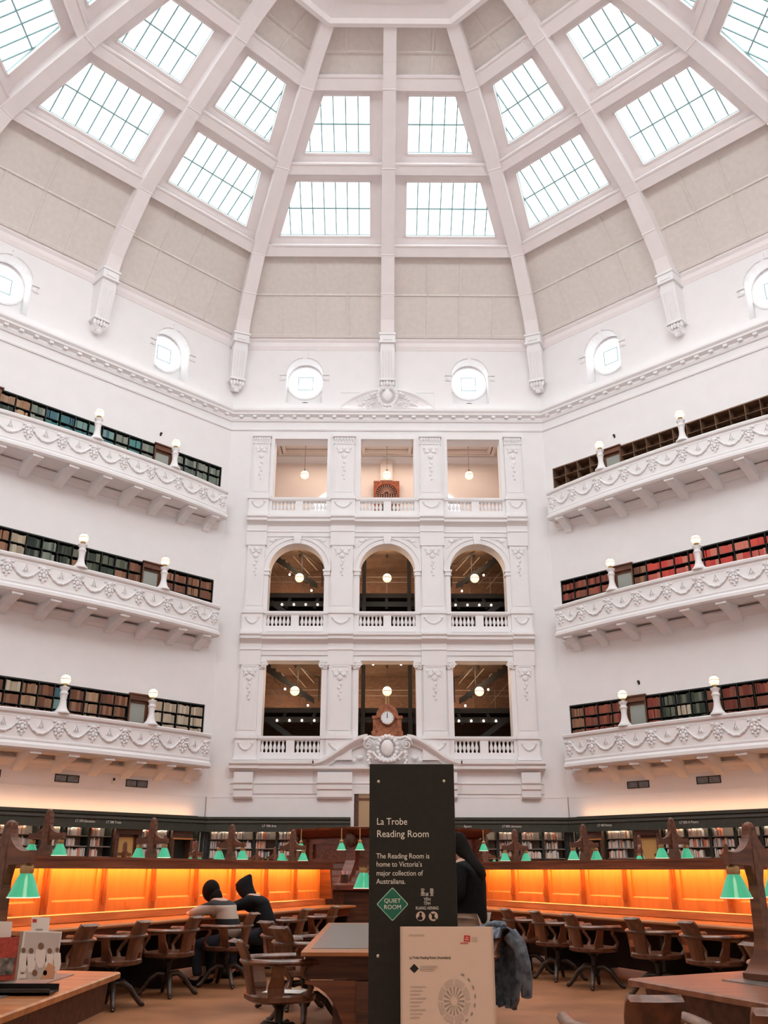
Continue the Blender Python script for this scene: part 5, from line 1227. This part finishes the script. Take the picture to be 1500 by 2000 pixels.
c4 = card('header_card', [(-20, 1860), (18, 1860), (24, 1800), (-16, 1799)], PAPER, 'plain pale header card behind the red brochure at the left edge', 'card', 0, .003, .05)
P = atZ(362, 1782, .77); b = MB(); b.box(-.15, .15, -.11, .11, 0, .012); b.box(-.10, .17, -.09, .10, .012, .02); tag(b.build('notepad', PAPER, None, Matrix.Translation((P.x + .03, P.y, .775)) @ Matrix.Rotation(.4, 4, 'Z')), 'white notepad open on the left desk beside the striped jumper', 'notepad')

# ------------------------------------------------------------------ people
SKIN = mat('skin', (.60, .36, .26), .55, .4); HAIR = mat('black_hair', (.010, .008, .007), .8, .1, .3, 60); BLK = mat('black_cloth', (.010, .011, .012), .9, .15, .2, 40); JEAN = mat('dark_jeans', (.03, .035, .05), .85, .2)
class Skel:
    def __init__(s): s.v = []; s.e = []; s.r = []; s.n = {}
    def add(s, nm, co, r, par=None):
        s.v.append(Vector(co)); s.r.append(r); i = len(s.v) - 1; s.n[nm] = i
        if par is not None: s.e.append((s.n[par], i))
        return s
    def build(s, name, m, parent=None, M=None, sub=2):
        me = bpy.data.meshes.new(name); me.from_pydata(s.v, s.e, []); me.materials.append(m); o = bpy.data.objects.new(name, me); COL.objects.link(o)
        k = o.modifiers.new('Skin', 'SKIN'); k.use_smooth_shade = True
        for i, r in enumerate(s.r):
            rr = r if isinstance(r, tuple) else (r, r); me.skin_vertices[0].data[i].radius = rr
        me.skin_vertices[0].data[0].use_root = True
        b = o.modifiers.new('Subdivision', 'SUBSURF'); b.levels = sub; b.render_levels = sub
        if parent is not None: o.parent = parent
        if M is not None:
            if parent is None: o.matrix_world = M
            else: o.matrix_basis = M
        return o
def hand(S, wrist, p, d, side, curl=.5):
    # palm and five fingers from a wrist; d: pointing direction, side: thumb side
    d = Vector(d).normalized(); t = Vector(side).normalized(); n = d.cross(t).normalized(); p = Vector(p)
    S.add(wrist + 'palm', p + d * .05, .030, wrist)
    for i, (off, L) in enumerate(((.027, .070), (.009, .078), (-.009, .072), (-.026, .058))):
        a = p + d * .085 + t * off; S.add(wrist + 'k%d' % i, a, .0105, wrist + 'palm')
        b1 = a + (d * (1 - curl * .4) - n * curl * .6) * L * .45; S.add(wrist + 'm%d' % i, b1, .0095, wrist + 'k%d' % i)
        S.add(wrist + 't%d' % i, b1 + (d * (1 - curl) - n * curl) * L * .5, .0080, wrist + 'm%d' % i)
    a = p + d * .04 + t * .035; S.add(wrist + 'th', a, .0115, wrist + 'palm'); S.add(wrist + 'th2', a + d * .03 + t * .022 - n * .01, .010, wrist + 'th'); S.add(wrist + 'th3', a + d * .055 + t * .022 - n * .022, .0085, wrist + 'th2')
def head_mesh(name, parent, M, m=SKIN):
    b = MB(); prof = []
    n = 16
    R = [(-.125, .02, .012), (-.115, .055, .04), (-.085, .066, .062), (-.04, .073, .082), (0, .077, .094), (.04, .077, .098), (.08, .068, .088), (.11, .045, .06), (.125, .012, .015)]
    rings = []
    for z, rx, ry in R:
        fwd = .018 if z < -.05 else 0
        rings.append([(rx * cos(2 * PI * i / n), ry * sin(2 * PI * i / n) + fwd, z) for i in range(n)])
    b.rings(rings); b.rings([[(-.010, .088, -.035), (.010, .088, -.035), (.008, .085, -.055), (-.008, .085, -.055)], [(-.012, .112, -.04), (.012, .112, -.04), (.012, .092, -.052), (-.012, .092, -.052)]])
    b.blob((0, .086, -.072), (.022, .008, .007), 8, 5)
    for sx in (-1, 1): b.blob((sx * .077, -.005, -.015), (.010, .020, .030), 8, 5)
    o = b.build(name, m, parent, M, 60)
    e = MB()
    for sx in (-1, 1): e.blob((sx * .03, .082, .0), (.013, .008, .007), 8, 5)
    return o
def seated(x, y, face, label, cloth, hood=False, k_=1.0):
    # origin below the pelvis on the floor; faces +y, bent over the desk
    M = Matrix.Translation((x, y, 0)) @ Matrix.Rotation(-radians(face), 4, 'Z') @ Matrix.Diagonal((k_ + .02, k_ + .02, k_, 1))
    S = Skel()
    S.add('pelvis', (0, 0, .55), .13); S.add('waist', (0, .05, .70), .12, 'pelvis'); S.add('chest', (0, .17, .90), .135, 'waist'); S.add('upper', (0, .26, 1.00), .10, 'chest'); S.add('neck', (0, .33, 1.05), .055, 'upper'); S.add('skull0', (0, .38, 1.10), .06, 'neck'); S.add('skull', (0, .42, 1.16), .075, 'skull0')
    for sx in (-1, 1):
        p = 'L' if sx < 0 else 'R'
        S.add(p + 'hip', (sx * .10, .06, .53), .10, 'pelvis'); S.add(p + 'knee', (sx * .14, .46, .50), .075, p + 'hip'); S.add(p + 'shin', (sx * .14, .45, .28), .058, p + 'knee'); S.add(p + 'ankle', (sx * .14, .42, .09), .042, p + 'shin'); S.add(p + 'toe', (sx * .15, .57, .045), .04, p + 'ankle')
        S.add(p + 'sh', (sx * .19, .24, .97), .068, 'upper'); S.add(p + 'elb', (sx * .30, .42, .875), .05, p + 'sh'); S.add(p + 'wr', (sx * .14, .60, .868), .032, p + 'elb')
        hand(S, p + 'wr', (sx * .14, .60, .868), (-sx * .5, .8, .02), (-sx * .8, -.5, .2), .5)
    body = S.build('person', SKIN, None, M); tag(body, label, 'person')
    tr_ = Skel(); tr_.add('p', (0, 0, .55), .155)
    for sx in (-1, 1):
        p = str(sx); tr_.add(p + 'h', (sx * .10, .06, .53), .118, 'p'); tr_.add(p + 'k', (sx * .14, .46, .505), .09, p + 'h'); tr_.add(p + 's', (sx * .14, .45, .28), .072, p + 'k'); tr_.add(p + 'a', (sx * .14, .42, .10), .062, p + 's')
    tr_.build('trousers', JEAN, body)
    j = Skel(); j.add('p', (0, -.01, .56), .155); j.add('w', (0, .04, .70), .155, 'p'); j.add('c', (0, .15, .88), .175, 'w'); j.add('u', (0, .245, .99), .125, 'c'); j.add('n', (0, .31, 1.035), .075, 'u')
    for sx in (-1, 1):
        p = str(sx); j.add(p + 's', (sx * .185, .235, .96), .088, 'u'); j.add(p + 'e', (sx * .305, .42, .895), .062, p + 's'); j.add(p + 'w', (sx * .17, .57, .878), .046, p + 'e')
    j.build('jumper', cloth, body)
    for sx in (-1, 1):
        sh = MB(); sh.blob((sx * .15, .52, .045), (.05, .13, .045), 10, 6); sh.build('shoe', BLK, body, None, 60)
    if hood:
        h = MB(); n = 14
        rings = []
        for z, rx, ry, oy in ((1.0, .13, .11, .27), (1.05, .125, .13, .32), (1.12, .12, .135, .37), (1.19, .108, .125, .39), (1.25, .085, .095, .37), (1.30, .045, .05, .33), (1.325, .012, .014, .31)): rings.append([(rx * cos(2 * PI * i / n), oy + ry * sin(2 * PI * i / n), z) for i in range(n)])
        h.rings(rings); h.build('hood', BLK, body, None, 60)
    else:
        h = MB(); h.blob((0, .40, 1.165), (.112, .125, .145), 14, 10); h.blob((0, .31, 1.06), (.10, .085, .14), 12, 8); h.build('hair', HAIR, body, None, 60)
    return body
# striped jumper: cream, black and white bands by height
STR = bpy.data.materials.new('striped_knit'); STR.use_nodes = True; nt = STR.node_tree; bs = nt.nodes['Principled BSDF']; tc = nt.nodes.new('ShaderNodeTexCoord'); sp = nt.nodes.new('ShaderNodeSeparateXYZ'); cr = nt.nodes.new('ShaderNodeValToRGB')
nt.links.new(tc.outputs['Object'], sp.inputs[0]); nt.links.new(sp.outputs[2], cr.inputs[0]); nt.links.new(cr.outputs[0], bs.inputs['Base Color']); bs.inputs['Roughness'].default_value = .9; cr.color_ramp.interpolation = 'CONSTANT'
el = cr.color_ramp.elements; el[0].position = 0; el[0].color = (.55, .50, .44, 1); el[1].position = .70; el[1].color = (.010, .011, .012, 1)
for p_, c_ in ((.82, (.48, .40, .33, 1)), (.985, (.02, .018, .018, 1))): e_ = el.new(p_); e_.color = c_
def at_desk(px, py, z): P = atZ(px, py, z); return P
def pl(px, Y): return CAM.x + (atY(px, 1693, Y).x - CAM.x), Y
hx, hy = atY(407, 1745, 12.75).x, 12.75
a = radians(-60); seated(hx - sin(a) * .42, hy - cos(a) * .42, -60, 'person in a cream and black striped jumper with dark hair, bent over the left desk', STR, False, .925)
hx, hy = atY(474, 1738, 13.6).x, 13.6
a = radians(-72); seated(hx - sin(a) * .40, hy - cos(a) * .40, -72, 'person in a black hooded top with the hood up, leaning on the left desk', BLK, True, .96)
# standing person beside the sign
def standing():
    P = atY(922, 1700, 9.8); M = Matrix.Translation((P.x - .02, 9.8, 0)) @ Matrix.Rotation(radians(62), 4, 'Z')
    S = Skel(); S.add('pelvis', (0, 0, .92), .12); S.add('waist', (0, .01, 1.06), .11, 'pelvis'); S.add('chest', (0, .03, 1.25), .125, 'waist'); S.add('upper', (0, .05, 1.37), .09, 'chest'); S.add('neck', (0, .08, 1.44), .05, 'upper'); S.add('skull0', (0, .11, 1.50), .06, 'neck'); S.add('skull', (0, .14, 1.57), .078, 'skull0')
    for sx in (-1, 1):
        p = 'L' if sx < 0 else 'R'
        S.add(p + 'hip', (sx * .09, 0, .86), .095, 'pelvis'); S.add(p + 'knee', (sx * .10, .03, .48), .065, p + 'hip'); S.add(p + 'ankle', (sx * .10, -.01, .09), .042, p + 'knee'); S.add(p + 'toe', (sx * .12, .13, .04), .038, p + 'ankle')
        S.add(p + 'sh', (sx * .18, .04, 1.34), .06, 'upper'); S.add(p + 'elb', (sx * .24, .02, 1.09), .046, p + 'sh'); S.add(p + 'wr', (sx * .12, .25, 1.10), .030, p + 'elb'); hand(S, p + 'wr', (sx * .12, .25, 1.10), (-sx * .5, .85, .1), (-sx * .6, -.3, .7), .55)
    body = S.build('person', SKIN, None, M); tag(body, 'person with long black hair in a dark coat, standing half behind the sign', 'person')
    t_ = Skel(); t_.add('p', (0, 0, .90), .135)
    for sx in (-1, 1): t_.add('h%d' % sx, (sx * .09, 0, .84), .112, 'p'); t_.add('k%d' % sx, (sx * .10, .03, .48), .085, 'h%d' % sx); t_.add('a%d' % sx, (sx * .10, -.01, .12), .07, 'k%d' % sx)
    t_.build('trousers', mat('pale_trousers', (.45, .36, .30), .8, .2), body)
    j = Skel(); j.add('hem', (0, 0, .80), .175); j.add('p', (0, 0, .93), .165, 'hem'); j.add('w', (0, .005, 1.06), .165, 'p'); j.add('c', (0, .01, 1.22), .185, 'w'); j.add('u', (0, .04, 1.345), .135, 'c'); j.add('n', (0, .07, 1.42), .07, 'u')
    for sx in (-1, 1): p = str(sx); j.add(p + 's', (sx * .185, .04, 1.33), .085, 'u'); j.add(p + 'e', (sx * .25, .02, 1.09), .072, p + 's'); j.add(p + 'w', (sx * .145, .21, 1.10), .05, p + 'e')
    j.build('coat', BLK, body)
    h = MB(); n = 14
    rings = []
    for z, rx, ry, oy in ((1.22, .05, .02, -.12), (1.28, .095, .035, -.12), (1.35, .11, .05, -.09), (1.43, .105, .075, .0), (1.50, .10, .10, .07), (1.56, .10, .115, .12), (1.62, .09, .105, .135), (1.67, .06, .07, .135), (1.69, .02, .02, .13)): rings.append([(rx * cos(2 * PI * i / n), oy + ry * sin(2 * PI * i / n), z) for i in range(n)])
    h.rings(rings); h.build('hair', HAIR, body, None, 60)
    for sx in (-1, 1): sh = MB(); sh.blob((sx * .11, .06, .045), (.048, .13, .045), 10, 6); sh.build('shoe', BLK, body, None, 60)
    b = MB(); b.box(-.10, .10, -.07, .07, 0, .006); tag(b.build('leaflet', PAPER, None, M @ Matrix.Translation((.0, .36, 1.10)) @ Matrix.Rotation(.9, 4, 'X')), 'white leaflet held by the person in the dark coat', 'leaflet')
standing()
# denim jacket over the chair back
a = radians(-115); MJ = Matrix.Translation((JX, JY, 0)) @ Matrix.Rotation(-a, 4, 'Z') @ Matrix.Diagonal((1.03, 1.05, 1.04, 1))
DEN = mat('blue_grey_denim', (.10, .12, .15), .9, .15, .25, 14, .3, 40, col2=(.20, .235, .28))
b = MB()
rows = []
for i, (z, yb, hw_) in enumerate(((.78, -.30, .20), (.835, -.34, .21), (.84, -.40, .22), (.79, -.44, .24), (.70, -.45, .25), (.58, -.45, .255), (.45, -.445, .25), (.34, -.44, .22), (.27, -.435, .17))):
    n = 13; rows.append([(hw_ * (-1 + 2 * t / (n - 1)), yb + .02 * sin(t * 2.1 + i) + .05 * abs(-1 + 2 * t / (n - 1)) ** 2, z + .012 * sin(t * 1.7 + i)) for t in range(n)])
ids = [r_ + [(x, y + .022, z) for x, y, z in r_[::-1]] for r_ in rows]
b.rings(ids)
jk = b.build('denim_jacket', DEN, None, MJ, 60); tag(jk, 'blue grey denim jacket draped over the chair back beside the poster', 'jacket')
for sx in (-1, 1):
    b = MB(); b.tube([(sx * .17, -.36, .80), (sx * .235, -.40, .72), (sx * .25, -.43, .58), (sx * .235, -.45, .44), (sx * .22, -.455, .36)], lambda t: .062 - .020 * t, 10); b.build('sleeve', DEN, jk, None, 60)
b = MB(); b.tube([(-.13, -.33, .845), (-.06, -.37, .865), (.06, -.37, .865), (.13, -.33, .845)], .028, 8); b.build('collar', DEN, jk, None, 60)
